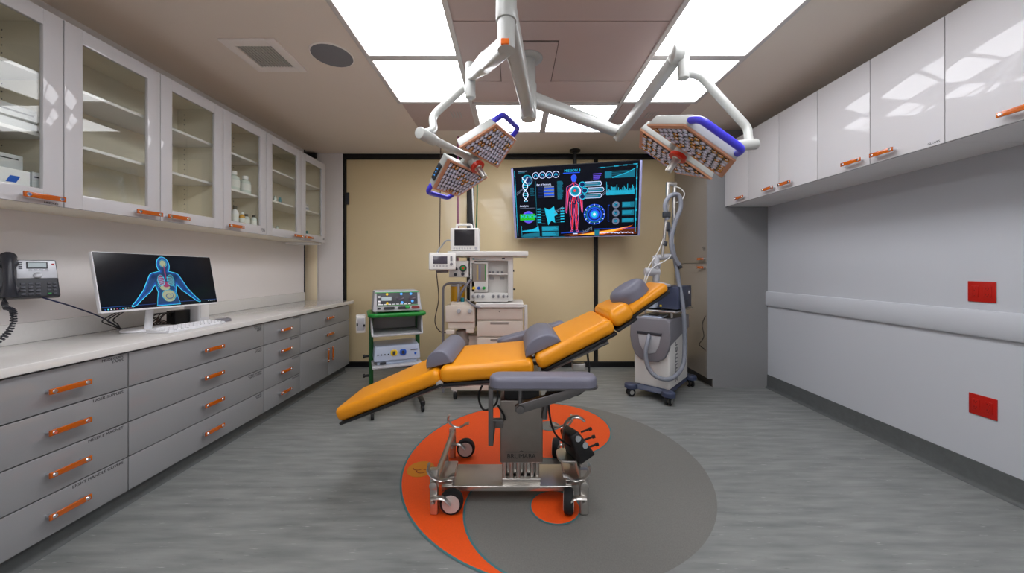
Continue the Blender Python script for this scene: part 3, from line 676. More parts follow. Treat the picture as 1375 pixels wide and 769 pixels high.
def txt(s, x, y, h, c, rot=0):
    M2 = Mt @ Matrix.Translation((*T(x, y), .0022)) @ Matrix.Rotation(rot, 4, 'Z'); text(b, s, h*SX*1.35, M2, KI[c], depth=0)
# orange flare along the foot of the screen
poly([(420, 620), (1040, 620), (1040, 560), (800, 575), (640, 590), (420, 612)], 'dusk', 0); poly([(470, 622), (900, 570), (1010, 540), (930, 580), (760, 618)], 'orange', 1); poly([(540, 618), (820, 580), (960, 552), (860, 590), (700, 618)], 'flame', 2)
ln([(10, 20), (10, 610)], 4, 'cyan'); ln([(1030, 20), (1030, 600)], 4, 'cyan')
for y in (60, 150, 240, 330, 420, 500): rect(4, y, 12, y+16, 'teal'); rect(1026, y-20, 1036, y, 'cyan')
rect(40, 25, 120, 33, 'grey'); rect(40, 38, 100, 43, 'teal')
txt('MISSION 3', 440, 58, 22, 'cyan'); rect(430, 64, 570, 70, 'blue')
for i in range(4): circ(195+58*i, 72, 27, 3.5, 'white'); disc(195+58*i, 72, 18, 'deep'); ln([(180+58*i, 80), (195+58*i, 62), (208+58*i, 80)], 4, 'cyan')
# strand of dna
disc(118, 110, 46, 'deep'); circ(118, 110, 44, 6, 'cyan'); circ(132, 112, 30, 8, 'grey'); circ(112, 100, 36, 5, 'teal')
for s in (0, PI): ln([(98+22*math.cos(s+i*.36), 80+i*9) for i in range(25)], 7, 'white', 3)
for i in range(0, 25, 2): ln([(98+22*math.cos(i*.36), 80+i*9), (98-22*math.cos(i*.36), 80+i*9)], 4, 'cyan')
lines(140, 175, 178, 250, 7, 'teal'); ln([(190, 120), (190, 520)], 3, 'teal')
txt('Analytic', 42, 345, 18, 'white'); ln([(42, 358), (180, 358)], 3, 'grey')
disc(115, 440, 54, 'violet', 0); disc(115, 440, 40, 'blue', 1); rect(38, 412, 176, 468, 'green', 2); txt('MATCH', 48, 450, 30, 'cyan')
ln([(48, 520), (48, 625)], 3, 'cyan'); ln([(48, 575), (210, 575)], 3, 'cyan'); ln([(48, 625), (225, 625)], 3, 'teal')
poly([(52, 572), (52, 566), (100, 560), (140, 556), (180, 540), (200, 520), (208, 572)], 'cyan'); poly([(52, 622), (60, 600), (120, 590), (210, 585), (210, 622)], 'teal')
rect(232, 528, 380, 574, 'teal', 0); rect(232, 580, 380, 622, 'teal', 0); lines(236, 532, 376, 570, 8, 'cyan', 2); lines(236, 584, 376, 618, 7, 'cyan', 2)
txt('Bar of Intensity', 200, 160, 15, 'white'); ln([(200, 166), (330, 166)], 2, 'grey')
for i in range(7): rect(210, 176+i*14, 255, 184+i*14, 'deep', 1)
for i in range(7): rect(258+4*abs(i-3)//2, 172+i*14, 350, 183+i*14, 'blue' if i % 2 else 'grey', 2)
lines(378, 130, 430, 290, 22, 'teal', 4)
poly([(262, 360), (300, 380), (345, 350), (350, 385), (375, 420), (345, 440), (352, 500), (318, 478), (290, 520), (282, 470), (270, 420)], 'cyan', 2)
for i in range(6):
    y = 372+i*24; ln([(205, y+6), (265, y+10)], 2, 'teal', 1); rect(196, y-6, 228, y+2, 'cyan', 2); ln([(360, y+6), (430, y)], 2, 'teal', 1); rect(400, y-6, 432, y+2, 'cyan', 2)
# standing anatomical figure
def limb(p, q, r0, r1, c, z): cap(b, T(*p), T(*q), r0*SX, r1*SX, .0004+.0004*z, Mt, KI[c])
bx_ = 520
for off, c1, z in ((0, 'pink', 2), (3, 'deep', 3)):
    limb((bx_, 108), (bx_, 128), 24-off, 19-off, 'violet' if off == 0 else 'blue', z)
    limb((bx_, 150), (bx_, 175), 11-off, 16-off, c1, z)
    for s in (-1, 1):
        limb((bx_+s*12, 180), (bx_+s*40, 192), 16-off, 17-off, c1, z); limb((bx_+s*50, 196), (bx_+s*60, 300), 14-off, 10-off, c1, z); limb((bx_+s*60, 300), (bx_+s*66, 385), 10-off, 7-off, c1, z); limb((bx_+s*66, 385), (bx_+s*68, 412), 8-off, 4-off, c1, z)
        limb((bx_+s*19, 330), (bx_+s*22, 450), 25-off, 16-off, c1, z); limb((bx_+s*20, 450), (bx_+s*20, 560), 17-off, 8-off, c1, z); limb((bx_+s*20, 575), (bx_+s*32, 582), 8-off, 6-off, c1, z)
    limb((bx_, 200), (bx_, 300), 42-off, 34-off, c1, z); limb((bx_, 300), (bx_, 335), 34-off, 38-off, c1, z)
for s in (-1, 1):
    ln([(bx_, 190), (bx_+s*6, 260), (bx_+s*22, 320), (bx_+s*26, 420), (bx_+s*16, 470), (bx_+s*22, 560)], 6, 'red', 5); ln([(bx_+s*34, 190), (bx_+s*52, 230), (bx_+s*58, 320), (bx_+s*66, 390)], 6, 'red', 5)
    ln([(bx_+s*10, 300), (bx_+s*36, 340), (bx_+s*34, 440)], 4, 'cyan', 4); ln([(bx_+s*8, 340), (bx_+s*10, 440), (bx_+s*28, 500), (bx_+s*10, 570)], 3, 'red', 5)
ln([(bx_, 150), (bx_, 330)], 5, 'red', 5)
circ(bx_+10, 225, 44, 8, 'white', 7); circ(bx_+10, 225, 34, 5, 'cyan', 7); disc(bx_+10, 225, 38, 'teal', 6); disc(bx_+6, 222, 10, 'red', 7)
for i in range(3): 
    y = 172+i*52; x0 = 590+(20 if i == 1 else 0); circ(x0, y, 23, 6, 'cyan', 7); disc(x0, y, 19, 'deep', 6); rect(x0+22, y-18, x0+150, y+14, 'teal', 5); ln([(x0+24, y-20), (x0+150, y-20), (x0+160, y-2), (x0+150, y+16), (x0+24, y+16)], 4, 'white', 6); ln([(x0+30, y-4), (x0+130, y-4)], 6, 'grey', 7)
# ring chart
disc(690, 435, 88, 'deep', 1); circ(690, 435, 86, 7, 'blue', 3); circ(690, 435, 70, 8, 'teal', 3, 20, 320); circ(690, 435, 58, 10, 'blue', 3); disc(690, 435, 42, 'blue', 3); disc(690, 435, 28, 'cyan', 4); disc(690, 435, 12, 'white', 5)
for i in range(12): a = i*PI/6; ln([(690+74*math.cos(a), 435+74*math.sin(a)), (690+88*math.cos(a), 435+88*math.sin(a))], 5, 'white', 5)
rect(680, 85, 750, 92, 'violet'); lines(680, 98, 750, 134, 4, 'violet', 4); lines(775, 70, 1015, 130, 6, 'teal', 3, False); rect(775, 74, 830, 128, 'teal', 2)
poly([(835, 130), (870, 118), (920, 104), (960, 90), (1000, 70), (1015, 66), (1015, 130)], 'teal', 2); ln([(835, 128), (870, 116), (920, 102), (960, 88), (1000, 68), (1015, 62)], 5, 'cyan', 3)
ln([(720, 40), (1020, 26)], 3, 'teal'); 
for x in (740, 850, 920, 1000): rect(x, 22+(1000-x)*.05, x+34, 30+(1000-x)*.05, 'cyan')
for i in range(34):
    h = 25+60*abs(math.sin(i*1.7))*random.random()+18*random.random(); rect(792+i*6.6, 270-h, 796+i*6.6, 270, 'cyan')
rect(790, 240, 1015, 270, 'teal', 0); ln([(790, 160), (790, 272), (1018, 272)], 3, 'cyan')
for i in range(3):
    y = 360+i*70; disc(868, y, 29, 'grey', 1); circ(868, y, 24, 6, 'grey', 3); disc(868, y, 15, 'deep', 3); circ(868, y, 9, 4, 'cyan', 4); rect(918, y-22, 1015, y+(14 if i == 2 else 24), 'teal', 1); lines(922, y-18, 1010, y+10, 4, 'cyan', 2)
ln([(818, 360), (805, 360), (805, 500), (818, 500)], 3, 'blue')
rect(690, 575, 732, 628, 'teal', 3); ln([(690, 566), (1020, 566)], 3, 'blue')
ln([(738+i*11, 604+14*math.sin(i*2.3)*random.random()) for i in range(26)], 6, 'white', 4)
ln([(400, 596), (640, 590)], 4, 'blue'); poly([(410, 588), (520, 575), (640, 584), (520, 602)], 'deep', 0); rect(505, 600, 545, 608, 'white', 3)
txt('alamy', 22, 240, 26, 'grey', .7); txt('alamy', 350, 420, 30, 'grey', .55); txt('alamy', 735, 290, 30, 'grey', .55); txt('alamy', 588, 615, 34, 'grey', .55)
for x in (60, 200, 330): rect(x, 648-20, x+100, 652-18, 'teal', 3)
obj('screen_picture', b, ['tv_'+n_ for n_ in KEYS], scr, world=True, smooth=0, label='blue and red medical chart with a standing human figure')
b = B(); pc = Mt @ Vector((0, .05, -.09)); px_ = (772-CX)/F*4.56
cyl(b, (px_, 4.56, CZ), (px_, 4.56, 2.0), .024, seg=20); cyl(b, (px_, 4.56, CZ), (px_, 4.56, CZ-.02), .07, seg=24); obj('pole', b, 'black', t, world=True)
b = B(); hexa(b, [pc+Vector((-.1, 0, -.1)), pc+Vector((.1, 0, -.1)), Vector((px_+.03, 4.585, 2.0)), Vector((px_-.03, 4.585, 2.0))], [pc+Vector((-.1, 0, .1)), pc+Vector((.1, 0, .1)), Vector((px_+.03, 4.585, 2.2)), Vector((px_-.03, 4.585, 2.2))]); obj('bracket', b, 'black', t, world=True)

# gas hoses hanging from the ceiling behind the lamp
for (px, m, nm, dy, sw_) in ((615, 'hose_magenta', 'magenta', 4.1, 0), (634, 'hose_white', 'white', 4.08, 8), (641, 'hose_green', 'green', 4.12, -4), (588, 'cable_brown', 'dark', 4.15, -30)):
    b = B(); p0 = W(px, 0, dy); p0.z = CZ
    if nm == 'dark': pts = [Vector((W(592, 0, dy).x, dy, CZ)), W(591, 270, dy), W(590, 330, dy), W(586, 360, dy), W(589, 400, dy), W(584, 430, dy), W(590, 444, 4.0), W(602, 447, 3.85)]
    else: pts = [p0, p0+Vector((.0, 0, -.5)), W(px+sw_*.3, 300, dy), W(px+sw_, 338, 4.10), W(px+sw_, 352, 4.08)]
    tube(b, smooth_path(pts, 8), .008 if nm != 'dark' else .006, 8); 
    single('gas_hose' if nm != 'dark' else 'power_cable', b, m, ('thin %s gas hose hanging from the ceiling behind the patient monitor' % nm) if nm != 'dark' else 'thin dark cable hanging from the ceiling left of the anaesthesia machine', 'hose' if nm != 'dark' else 'cable')

# ------------------------------------------------------------------ surgical light with two heads
t = thing('surgical_light', 'white ceiling-mounted operating light with two lamp heads on jointed arms', 'surgical light', (.108, 2.538, CZ))
hx, hy = .108, 2.538
b = B(); lathe(b, [(.10, CZ), (.10, CZ-.03), (.09, CZ-.038), (.05, CZ-.04)], c=(hx, hy, 0), seg=32); obj('ceiling_flange', b, 'lamp_white', t, world=True)
b = B(); cyl(b, (hx, hy, CZ-.03), (hx, hy, 2.40), .05, seg=28); 
for z in (2.66, 2.5): cyl(b, (hx, hy, z-.004), (hx, hy, z), .0505, seg=28)
cyl(b, (hx, hy, 2.405), (hx, hy, 2.66), .057, seg=28, bev=.006); obj('pole', b, 'lamp_white', t, world=True)
def beam(b, p, q, w, h, w1=None, h1=None):
    p = Vector(p); q = Vector(q); d = (q-p).normalized(); s = d.cross(Vector((0, 0, 1))).normalized(); u = s.cross(d); w1 = w1 or w; h1 = h1 or h
    hexa(b, [p-s*w/2-u*h/2, p+s*w/2-u*h/2, q+s*w1/2-u*h1/2, q-s*w1/2-u*h1/2], [p-s*w/2+u*h/2, p+s*w/2+u*h/2, q+s*w1/2+u*h1/2, q-s*w1/2+u*h1/2], min(w, h, w1, h1)*.3, None, 0, 3)
j1 = Vector((-.034, 1.57, 2.46))
b = B(); beam(b, (hx, hy, 2.455), (j1.x, j1.y, 2.475), .085, .10, .09, .11); obj('boom_arm', b, 'lamp_white', t, world=True)
j2 = Vector((.933, 3.13, 2.545))
b = B(); beam(b, (hx, hy, 2.56), j2, .08, .10, .075, .085); cyl(b, j2+Vector((0, 0, .05)), j2+Vector((0, 0, -.06)), .04, seg=20, bev=.006); obj('boom_arm', b, 'lamp_white', t, world=True)
# first joint, drop tube and spring arm
b = B(); cyl(b, (j1.x, j1.y, 2.428), (j1.x, j1.y, 2.70), .047, seg=28, bev=.004); obj('joint_sleeve', b, 'lamp_white', t, world=True)
b = B(); cyl(b, (j1.x, j1.y, 2.44), (j1.x, j1.y, 2.30), .039, seg=24); obj('joint_tube', b, 'lamp_white', t, world=True)
b = B(); box(b, (j1.x-.005, j1.y-.036, 2.315), (.036, .014, .026), .003); obj('marker', b, 'tag_orange', t, world=True, label='small orange marker')
e1 = Vector((-.30, 2.42, 2.66)); s1 = Vector((j1.x, j1.y+.01, 2.33))
k1 = W(669, 60, 1.75); k1 = Vector((-.09, 1.75, 2.42))
b = B(); beam(b, s1, s1.lerp(e1, .5), .06, .085, .07, .10); beam(b, s1.lerp(e1, .45), e1, .07, .10, .05, .075); obj('spring_arm', b, 'lamp_white', t, world=True)
b = B(); cyl(b, e1+Vector((0, 0, .08)), e1+Vector((0, 0, -.16)), .034, seg=22, bev=.005); obj('joint_pivot', b, 'lamp_white', t, world=True)
s2 = Vector((.92, 3.12, 2.48)); e2 = Vector((1.10, 2.33, 2.755))
b = B(); beam(b, s2, e2, .06, .075, .065, .09); cyl(b, e2+Vector((-.05, -.0, 0)), e2+Vector((.02, 0, .0)), .06, seg=28, bev=.01); obj('spring_arm', b, 'lamp_white', t, world=True)
e2p = W(918, 85, 2.33)
b = B(); cyl(b, (e2p.x, e2p.y, 2.775), (e2p.x, e2p.y, 2.585), .035, seg=22, bev=.005); obj('joint_pivot', b, 'lamp_white', t, world=True)
def head(pos, Rm, sc, yoke):
    a, g, hh, bb, th_ = .32*sc, .062*sc, .302*sc, .19*sc, .075*sc
    M = Matrix.Translation(pos) @ Matrix([list(r)+[0] for r in Rm]+[[0, 0, 0, 1]])
    b = B(); cyl(b, (0, 0, -.10*sc), (0, 0, .03*sc), .05*sc, seg=24, M=M, bev=.006); box(b, (0, 0, -.05*sc), (.16*sc, .20*sc, .04*sc), .01, M)
    hd = obj('lamp_head', b, 'lamp_white', t, world=True)
    for s in (1, -1):
        P = [(-a, s*g), (a, s*g), (bb, s*(g+hh)), (-bb, s*(g+hh))]
        cx, cy = 0, s*(g+hh*.42)
        def ins(q, k): return (q[0]-(q[0]-cx)*k, q[1]-(q[1]-cy)*k)
        b = B(); P2_ = [ins(q, .06) for q in P]
        if s < 0: P = P[::-1]; P2_ = P2_[::-1]
        hexa(b, [(q[0], q[1], -th_) for q in P2_], [(q[0], q[1], 0) for q in P], .008, M, 0, 3); obj('housing', b, 'lamp_white', hd, world=True)
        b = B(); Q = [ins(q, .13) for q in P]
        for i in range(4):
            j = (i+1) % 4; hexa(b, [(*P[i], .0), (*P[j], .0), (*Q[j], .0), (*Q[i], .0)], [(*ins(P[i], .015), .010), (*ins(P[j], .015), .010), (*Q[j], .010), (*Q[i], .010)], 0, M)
        obj('face_rim', b, 'lamp_rim_reflection', hd, world=True, smooth=0, label='rim around the lenses, coloured with an orange reflection')
        b = B(); flat(b, [(q[0], q[1]) for q in Q] if s > 0 else Q, .003, M, 0)
        nrow = 7; cnt = 0
        for r in range(nrow):
            v = (r+.5)/nrow; half = (a+(bb-a)*v)*.86-.014*sc; n = max(2, int(half*2/(.043*sc))+1)
            for c in range(n):
                x = -half+2*half*c/(n-1); y = s*(g+hh*(.065+.87*v)); cnt += 1
                Ml = M @ Matrix.Translation((x, y, .003)); rr = .0195*sc
                mi = 2 if random.random() < .22 else 1
                lathe(b, [(rr*.35, 0), (rr, .012*sc), (rr*.9, .013*sc), (rr*.45, .004)], Ml, mi, 10)
                lathe(b, [(rr*.42, .004), (rr*.36, .010*sc), (rr*.1, .013*sc)], Ml, 3, 8)
        obj('lens_array', b, ['lens_bed', 'lens_clear', 'lens_gold', 'lens_dome'], hd, world=True, label='clustered clear lenses')
        b = B(); yo = s*(g+hh); pth = round_path([(-bb*.92, yo-s*.01, -th_*.5), (-bb*.80, yo+s*.075*sc, -th_*.45), (bb*.80, yo+s*.075*sc, -th_*.45), (bb*.92, yo-s*.01, -th_*.5)], .05, 6)
        tube(b, pth, .021*sc, 12, M); obj('grab_handle', b, 'handle_blue', hd, world=True, label='blue grab handle')
    b = B(); lathe(b, [(.035*sc, .02*sc), (.058*sc, .022*sc), (.062*sc, .05*sc), (.036*sc, .054*sc)], M, seg=28); obj('hub_ring', b, 'joint_red', hd, world=True, label='red hub ring')
    b = B(); cyl(b, (0, 0, .02*sc), (0, 0, .055*sc), .034*sc, M=M); cyl(b, (0, 0, .05*sc), (0, 0, .155*sc), .024*sc, .022*sc, M=M, bev=.004); obj('focus_handle', b, 'steel', hd, world=True, label='metal centre handle')
    if sc:
        ea, eb = Vector((-a, -g, -th_*.5)), Vector((-bb, -(g+hh), -th_*.5)); ed = (eb-ea).normalized()
        b = B(); Mp_ = M @ FR(ea.lerp(eb, .55)+Vector((ed.y, -ed.x, 0))*-.0, ed, (ed.y, -ed.x, 0)); box(b, (0, 0, .0), (.16*sc, .04*sc, .014), .003, Mp_)
        for q in (-.03, 0, .03): box(b, (q, 0, .007), (.012, .012, .004), .001, Mp_, 1)
        obj('control_panel', b, ['device_dark', 'led_blue'], hd, world=True, label='dark key panel')
    b = B(); tube(b, [M @ Vector(p) if not isinstance(p, tuple) or len(p) == 3 and False else M @ Vector(p) for p in yoke], .027, 14); obj('yoke', b, 'lamp_white', hd, world=True)
    return M
R1 = ((.4001, .7323, .5511), (.9162, -.3331, -.2225), (.0207, .5940, -.8042)); R2 = ((.8456, .0102, -.5336), (.0989, -.9855, .1379), (-.5245, -.1694, -.8344))
k = .92
pos1 = Vector((-.325*k, 2.919*k, H+(2.201-H)*k)); pos2 = Vector((1.155*k, 2.417*k, H+(2.126-H)*k))
M1 = head(pos1, R1, k, [(-.66*k, 0, -.03), (-.3*k, 0, -.04), (0, 0, -.05)])
M2 = Matrix.Translation(pos2) @ Matrix([list(r)+[0] for r in R2]+[[0, 0, 0, 1]])
y2 = W(1008, 194, 2.26); l2 = M2.inverted() @ y2
M2 = head(pos2, R2, k, [tuple(l2), (l2.x*.45, l2.y*.5, -.14), (0, 0, -.13), (0, 0, -.05)])
y1 = M1 @ Vector((-.66*k, 0, -.03))
b = B(); dn = e1+Vector((0, 0, -.15))
top1 = W(625, 116, 2.45); mid1 = W(580, 156, 2.40); 
tube(b, round_path([dn+Vector((0, 0, .03)), dn, top1, mid1, W(583, 176, (y1.y+2.4)/2), y1], .08, 7), .026, 14); d1 = (M1.to_3x3() @ Vector((1, 0, 0))); cyl(b, y1-d1*.03, y1+d1*.12, .036, seg=20, bev=.006); obj('lamp_tube', b, 'lamp_white', t, world=True)
b = B(); q0 = Vector((e2p.x, e2p.y, 2.625)); tube(b, round_path([q0, W(940, 101, 2.33), W(1004, 172, 2.3), W(1005, 186, (y2.y+2.3)/2), y2], .08, 7), .026, 14); d2 = (y2-(M2 @ Vector((l2.x*.45, l2.y*.5, -.14)))).normalized(); cyl(b, y2+d2*.04, y2-d2*.12, .034, seg=20, bev=.006); obj('lamp_tube', b, 'lamp_white', t, world=True)

# ------------------------------------------------------------------ operating chair
t = thing('operating_chair', 'orange reclining operating chair with steel column base in the middle of the room', 'operating chair', (.04, 2.07, 0))
YC = 2.15
def pad(p0, p1, w0, w1, th, bev, name, m='upholstery_orange', plate=True):
    p0 = Vector((p0[0], YC, p0[1])); p1 = Vector((p1[0], YC, p1[1])); d = (p1-p0).normalized(); n = Vector((-d.z, 0, d.x)); yv = Vector((0, 1, 0))
    def quad(off, k=0): return [p0-yv*(w0/2-k)-n*off+d*k, p1-yv*(w1/2-k)-n*off-d*k, p1+yv*(w1/2-k)-n*off-d*k, p0+yv*(w0/2-k)-n*off+d*k]
    b = B(); hexa(b, quad(th), quad(0), bev, None, 0, 6); o = obj(name, b, m, t, world=True)
    if plate:
        b = B(); hexa(b, quad(th+.016, .006), quad(th-.001, .004), .004, None, 0, 2); obj('cushion_plate', b, 'edge_black', t, world=True, label='black edge plate')
    return d, n
pad((-1.022, .525), (-.415, .782), .37, .55, .082, .034, 'foot_cushion')
pad((-.405, .790), (.105, .832), .55, .56, .090, .034, 'seat_cushion')
pad((.108, .846), (.535, 1.050), .56, .45, .085, .034, 'back_cushion')
pad((.520, 1.070), (.652, 1.140), .42, .34, .105, .045, 'neck_cushion')
pad((.625, 1.080), (.880, 1.245), .31, .24, .055, .025, 'head_cushion')
# frame rails
b = B()
for y in (1.95, 2.35):
    tube(b, [(-.98, y+(.06 if y < 2 else -.06), .44), (-.42, y, .665), (.10, y, .715), (.53, y+(.02 if y < 2 else -.02), .91)], .012, 8)
    cyl(b, (-.415, y-.05, .69), (-.415, y+.05, .69), .022, seg=18)
for z in (.695,): box(b, (-.12, YC, .672), (.55, .34, .022), .004)
obj('seat_frame', b, 'steel_dark', t, world=True)
b = B(); cyl(b, (-.40, 1.885, .70), (-.40, 1.93, .70), .02, seg=18, bev=.003); obj('hinge', b, 'steel', t, world=True)
for x in (-.32, -.15): b = B(); cyl(b, (x, 1.92, .70), (x, 1.94, .70), .006, seg=10); obj('bolt', b, 'steel', t, world=True)
b = B(); box(b, (.36, 1.95, .78), (.07, .04, .035), .004); obj('side_clamp', b, 'steel', t, world=True)
b = B(); box(b, (.63, 2.03, 1.0), (.06, .04, .03), .004); cyl(b, (.625, 2.0, .995), (.625, 2.02, .995), .012, seg=12); obj('head_joint', b, 'steel', t, world=True)
# column
b = B(); box(b, (.043, 2.09, .40), (.242, .22, .355), .008); obj('column_cover', b, 'brushed', t, world=True)
b = B(); Mc = FR((.043, 1.9796, .25), (1, 0, 0), (0, -1, 0)); text(b, 'BRUMABA', .036, Mc, align='CENTER', depth=.0006); line(b, [(-.09, .036), (-.012, .036), (0, .043), (.012, .036), (.09, .036)], .003, .0008, Mc, 0); obj('maker_mark', b, 'text_black', t, world=True)
b = B(); box(b, (.045, 2.09, .62), (.20, .19, .12), .006); obj('column_top', b, 'black', t, world=True)
b = B()
for x in (-.055, -.015, .025, .065, .105, .135): cyl(b, (x, 2.0+.02*(x > .05), .10), (x, 2.0+.02*(x > .05), .24), .012, seg=14)
box(b, (.043, 2.11, .165), (.21, .16, .13), .01); box(b, (.043, 2.0, .115), (.22, .03, .03), .004); obj('column_foot', b, 'steel', t, world=True)
b = B(); prism(b, rrect(.05, .12, .02, 5), 0, .03, FR((.166, 2.05, .50), (0, 1, 0), (1, 0, 0)), bev=.004); obj('control_box', b, 'device_grey', t, world=True)
b = B(); box(b, (-.04, 2.075, .088), (.735, .225, .028), .004); obj('base_plate', b, 'steel', t, world=True)
# castor frames left and right
def pedal(b, c, rz, s=1):
    M = Matrix.Translation(c) @ Matrix.Rotation(rz, 4, 'Z')
    p = smooth_path([(-.045, 0, .085*s), (-.05, 0, .05*s), (-.02, 0, .012), (.03, 0, .0), (.07, 0, .022), (.095, 0, .03)], 6)
    n = len(p); tube(b, p, [.012+.010*abs(2*i/(n-1)-1) for i in range(n)], 8, M, flat=.35)
def castor(x, y, side, rz=0):
    # twin wheel held by a short swing fork
    b = B(); M = Matrix.Translation((x, y, .064)) @ Matrix.Rotation(rz, 4, 'Z')
    lathe(b, [(.048, -.026), (.060, -.022), (.064, -.009), (.064, .009), (.060, .022), (.048, .026)], M @ Matrix.Rotation(PI/2, 4, 'X'), seg=36)
    w = obj('castor_wheel', b, 'rubber', t, world=True, label='black castor wheel with a pale disc')
    b = B(); lathe(b, [(.047, -.028), (.049, -.024), (.049, .024), (.047, .028)], M @ Matrix.Rotation(PI/2, 4, 'X'), seg=32); obj('wheel_disc', b, 'castor_hub', w, world=True)
for x, sg in ((-.425, 1), (.372, -1)):
    b = B(); tube(b, [(x, 1.90, .18), (x, 2.45, .18)], .017, 14)
    box(b, (x+sg*.03, 2.075, .115), (.10, .20, .03), .006); cyl(b, (x, 2.2, .18), (x, 2.2, .05), .016, seg=14); obj('castor_frame', b, 'steel', t, world=True)
    for y in (1.886, 2.452):
        b = B(); prism(b, rrect(.045, .03, .01, 3), .008, .245 if y < 2 else .205, Matrix.Translation((x-sg*.004, y, 0)))
        cyl(b, (x-sg*.004, y-.028, .165), (x-sg*.004, y+.01, .165), .022, seg=18, bev=.003)
        obj('leg', b, 'steel', t, world=True)
        b = B(); pedal(b, (x+sg*.02, y-.03, .20 if y < 2 else .225), 0 if sg > 0 else PI); obj('brake_pedal', b, 'steel', t, world=True, label='curved steel brake pedal')
        b = B(); p = [(x-sg*.01, y-.022, .10), (x+sg*.05, y-.030, .105), (x+sg*.09, y-.032, .070)]; tube(b, smooth_path(p, 5), [.019, .019, .019, .018, .018, .017, .017, .016, .015, .013, .011], 10, flat=.4); cyl(b, (x-sg*.004, y-.034, .075), (x-sg*.004, y-.01, .075), .010, seg=14, bev=.002); obj('castor_arm', b, 'steel', t, world=True)
        if sg > 0: castor(x+.088, y+.008, sg)
        else: castor(x-.075, y+.012, sg, math.radians(80))
# near arm rest
b = B(); prism(b, rrect(.52, .13, .06, 10, .142, 1.71), .757, .806, None, 0, .022, 5, True); obj('arm_pad', b, 'upholstery_grey', t, world=True, label='grey padded arm rest')
b = B(); prism(b, rrect(.53, .138, .062, 10, .142, 1.71), .749, .757, None, 0); obj('arm_plate', b, 'steel_dark', t, world=True)
b = B(); prism(b, [(.0, -.022), (.24, .05), (.31, .085), (.33, .11), (.29, .11), (.2, .085), (-.005, .024), (-.025, .01), (-.025, -.012)], 1.66, 1.69, Matrix(((1, 0, 0, .03), (0, 0, 1, 0), (0, 1, 0, .655), (0, 0, 0, 1))), bev=.004)
cyl(b, (.03, 1.645, .655), (.03, 1.695, .655), .02, seg=20, bev=.004); cyl(b, (.03, 1.675, .67), (.03, 1.675, .745), .009, seg=12)
box(b, (.22, 1.83, .70), (.03, .30, .03), .005)
tube(b, [(.17, 1.98, .48), (.19, 1.96, .62), (.26, 1.80, .70)], .016, 10); obj('arm_lever', b, 'steel_dark', t, world=True)
b = B(); box(b, (-.114, 1.73, .60), (.024, .02, .30), .003); box(b, (-.114, 1.86, .455), (.024, .26, .02), .003); box(b, (-.09, 1.98, .45), (.06, .03, .05), .004); obj('arm_post', b, 'steel_dark', t, world=True)
# far arm rest, tilted
b = B(); Ma = Matrix.Translation((.125, 2.53, .855)) @ Matrix.Rotation(-.27, 4, 'Y'); prism(b, rrect(.50, .13, .05, 8), -.025, .028, Ma, 0, .022, 5, True); obj('arm_pad', b, 'upholstery_grey', t, world=True, label='grey padded arm rest')
b = B(); prism(b, rrect(.50, .13, .05, 8), -.034, -.025, Ma); cyl(b, (.10, 2.50, .70), (.12, 2.53, .825), .014, seg=12); box(b, (.10, 2.40, .70), (.03, .22, .03), .004); obj('arm_plate', b, 'steel_dark', t, world=True)
for pts in ([(-.16, 1.99, .70), (-.20, 1.99, .60), (-.17, 1.99, .52), (-.10, 1.98, .56), (-.09, 1.98, .66)], [(-.09, 1.98, .55), (-.06, 1.975, .50), (-.05, 1.97, .47)], [(.22, 1.93, .70), (.29, 1.95, .62), (.38, 1.96, .63), (.41, 1.98, .72)], [(.19, 1.95, .66), (.20, 1.94, .50), (.24, 1.98, .38), (.33, 2.05, .28)], [(.42, 2.0, .84), (.43, 2.0, .74), (.42, 2.0, .68)]):
    b = B(); tube(b, smooth_path(pts, 8), .006, 8); obj('cable', b, 'black', t, world=True, label='black looping cable')
# loose bolsters
def bolster(p, q, up, across, r, h, label, name='bolster_cushion'):
    p = Vector(p); q = Vector(q); d = (q-p).normalized(); up = Vector(up).normalized(); ac = (Vector(across)-d*d.dot(Vector(across))).normalized(); up = (up-d*d.dot(up)-ac*ac.dot(up)).normalized()
    prof = [(math.cos(PI*i/14), math.sin(PI*i/14)) for i in range(15)]
    b = B(); M = Matrix.Identity(4)
    for i, v in enumerate((ac, up, d)):
        for j in range(3): M[j][i] = v[j]
    M.translation = p
    prism(b, [(r*x, h*y) for x, y in prof], 0, (q-p).length, M, 0, .010, 3)
    return single(name, b, 'upholstery_grey', label, 'cushion', None, 50)
bolster((-.412, 1.93, .785), (-.402, 2.42, .785), (-.25, 0, 1), (1, 0, .25), .074, .085, 'grey half-round cushion under the knees, where leg and seat pads meet')
bolster((.165, 1.93, .874), (.165, 2.37, .874), (-.42, 0, .9), (.9, 0, .42), .108, .078, 'grey half-round lumbar cushion against the foot of the orange backrest')
b = B(); d = Vector((.255, 0, .165)).normalized(); n = Vector((-d.z, 0, d.x)); M = Matrix.Identity(4)
for i, v in enumerate((d, Vector((0, 1, 0)), n)):
    for j in range(3): M[j][i] = v[j]
M.translation = Vector((.625, YC, 1.082))
prism(b, ell(.115, 0, .115, .12, 32), 0.0, .085, M, 0, .042, 6, True)
single('head_pillow', b, 'upholstery_grey', 'rounded grey pillow on the orange headrest', 'pillow', None, 50)
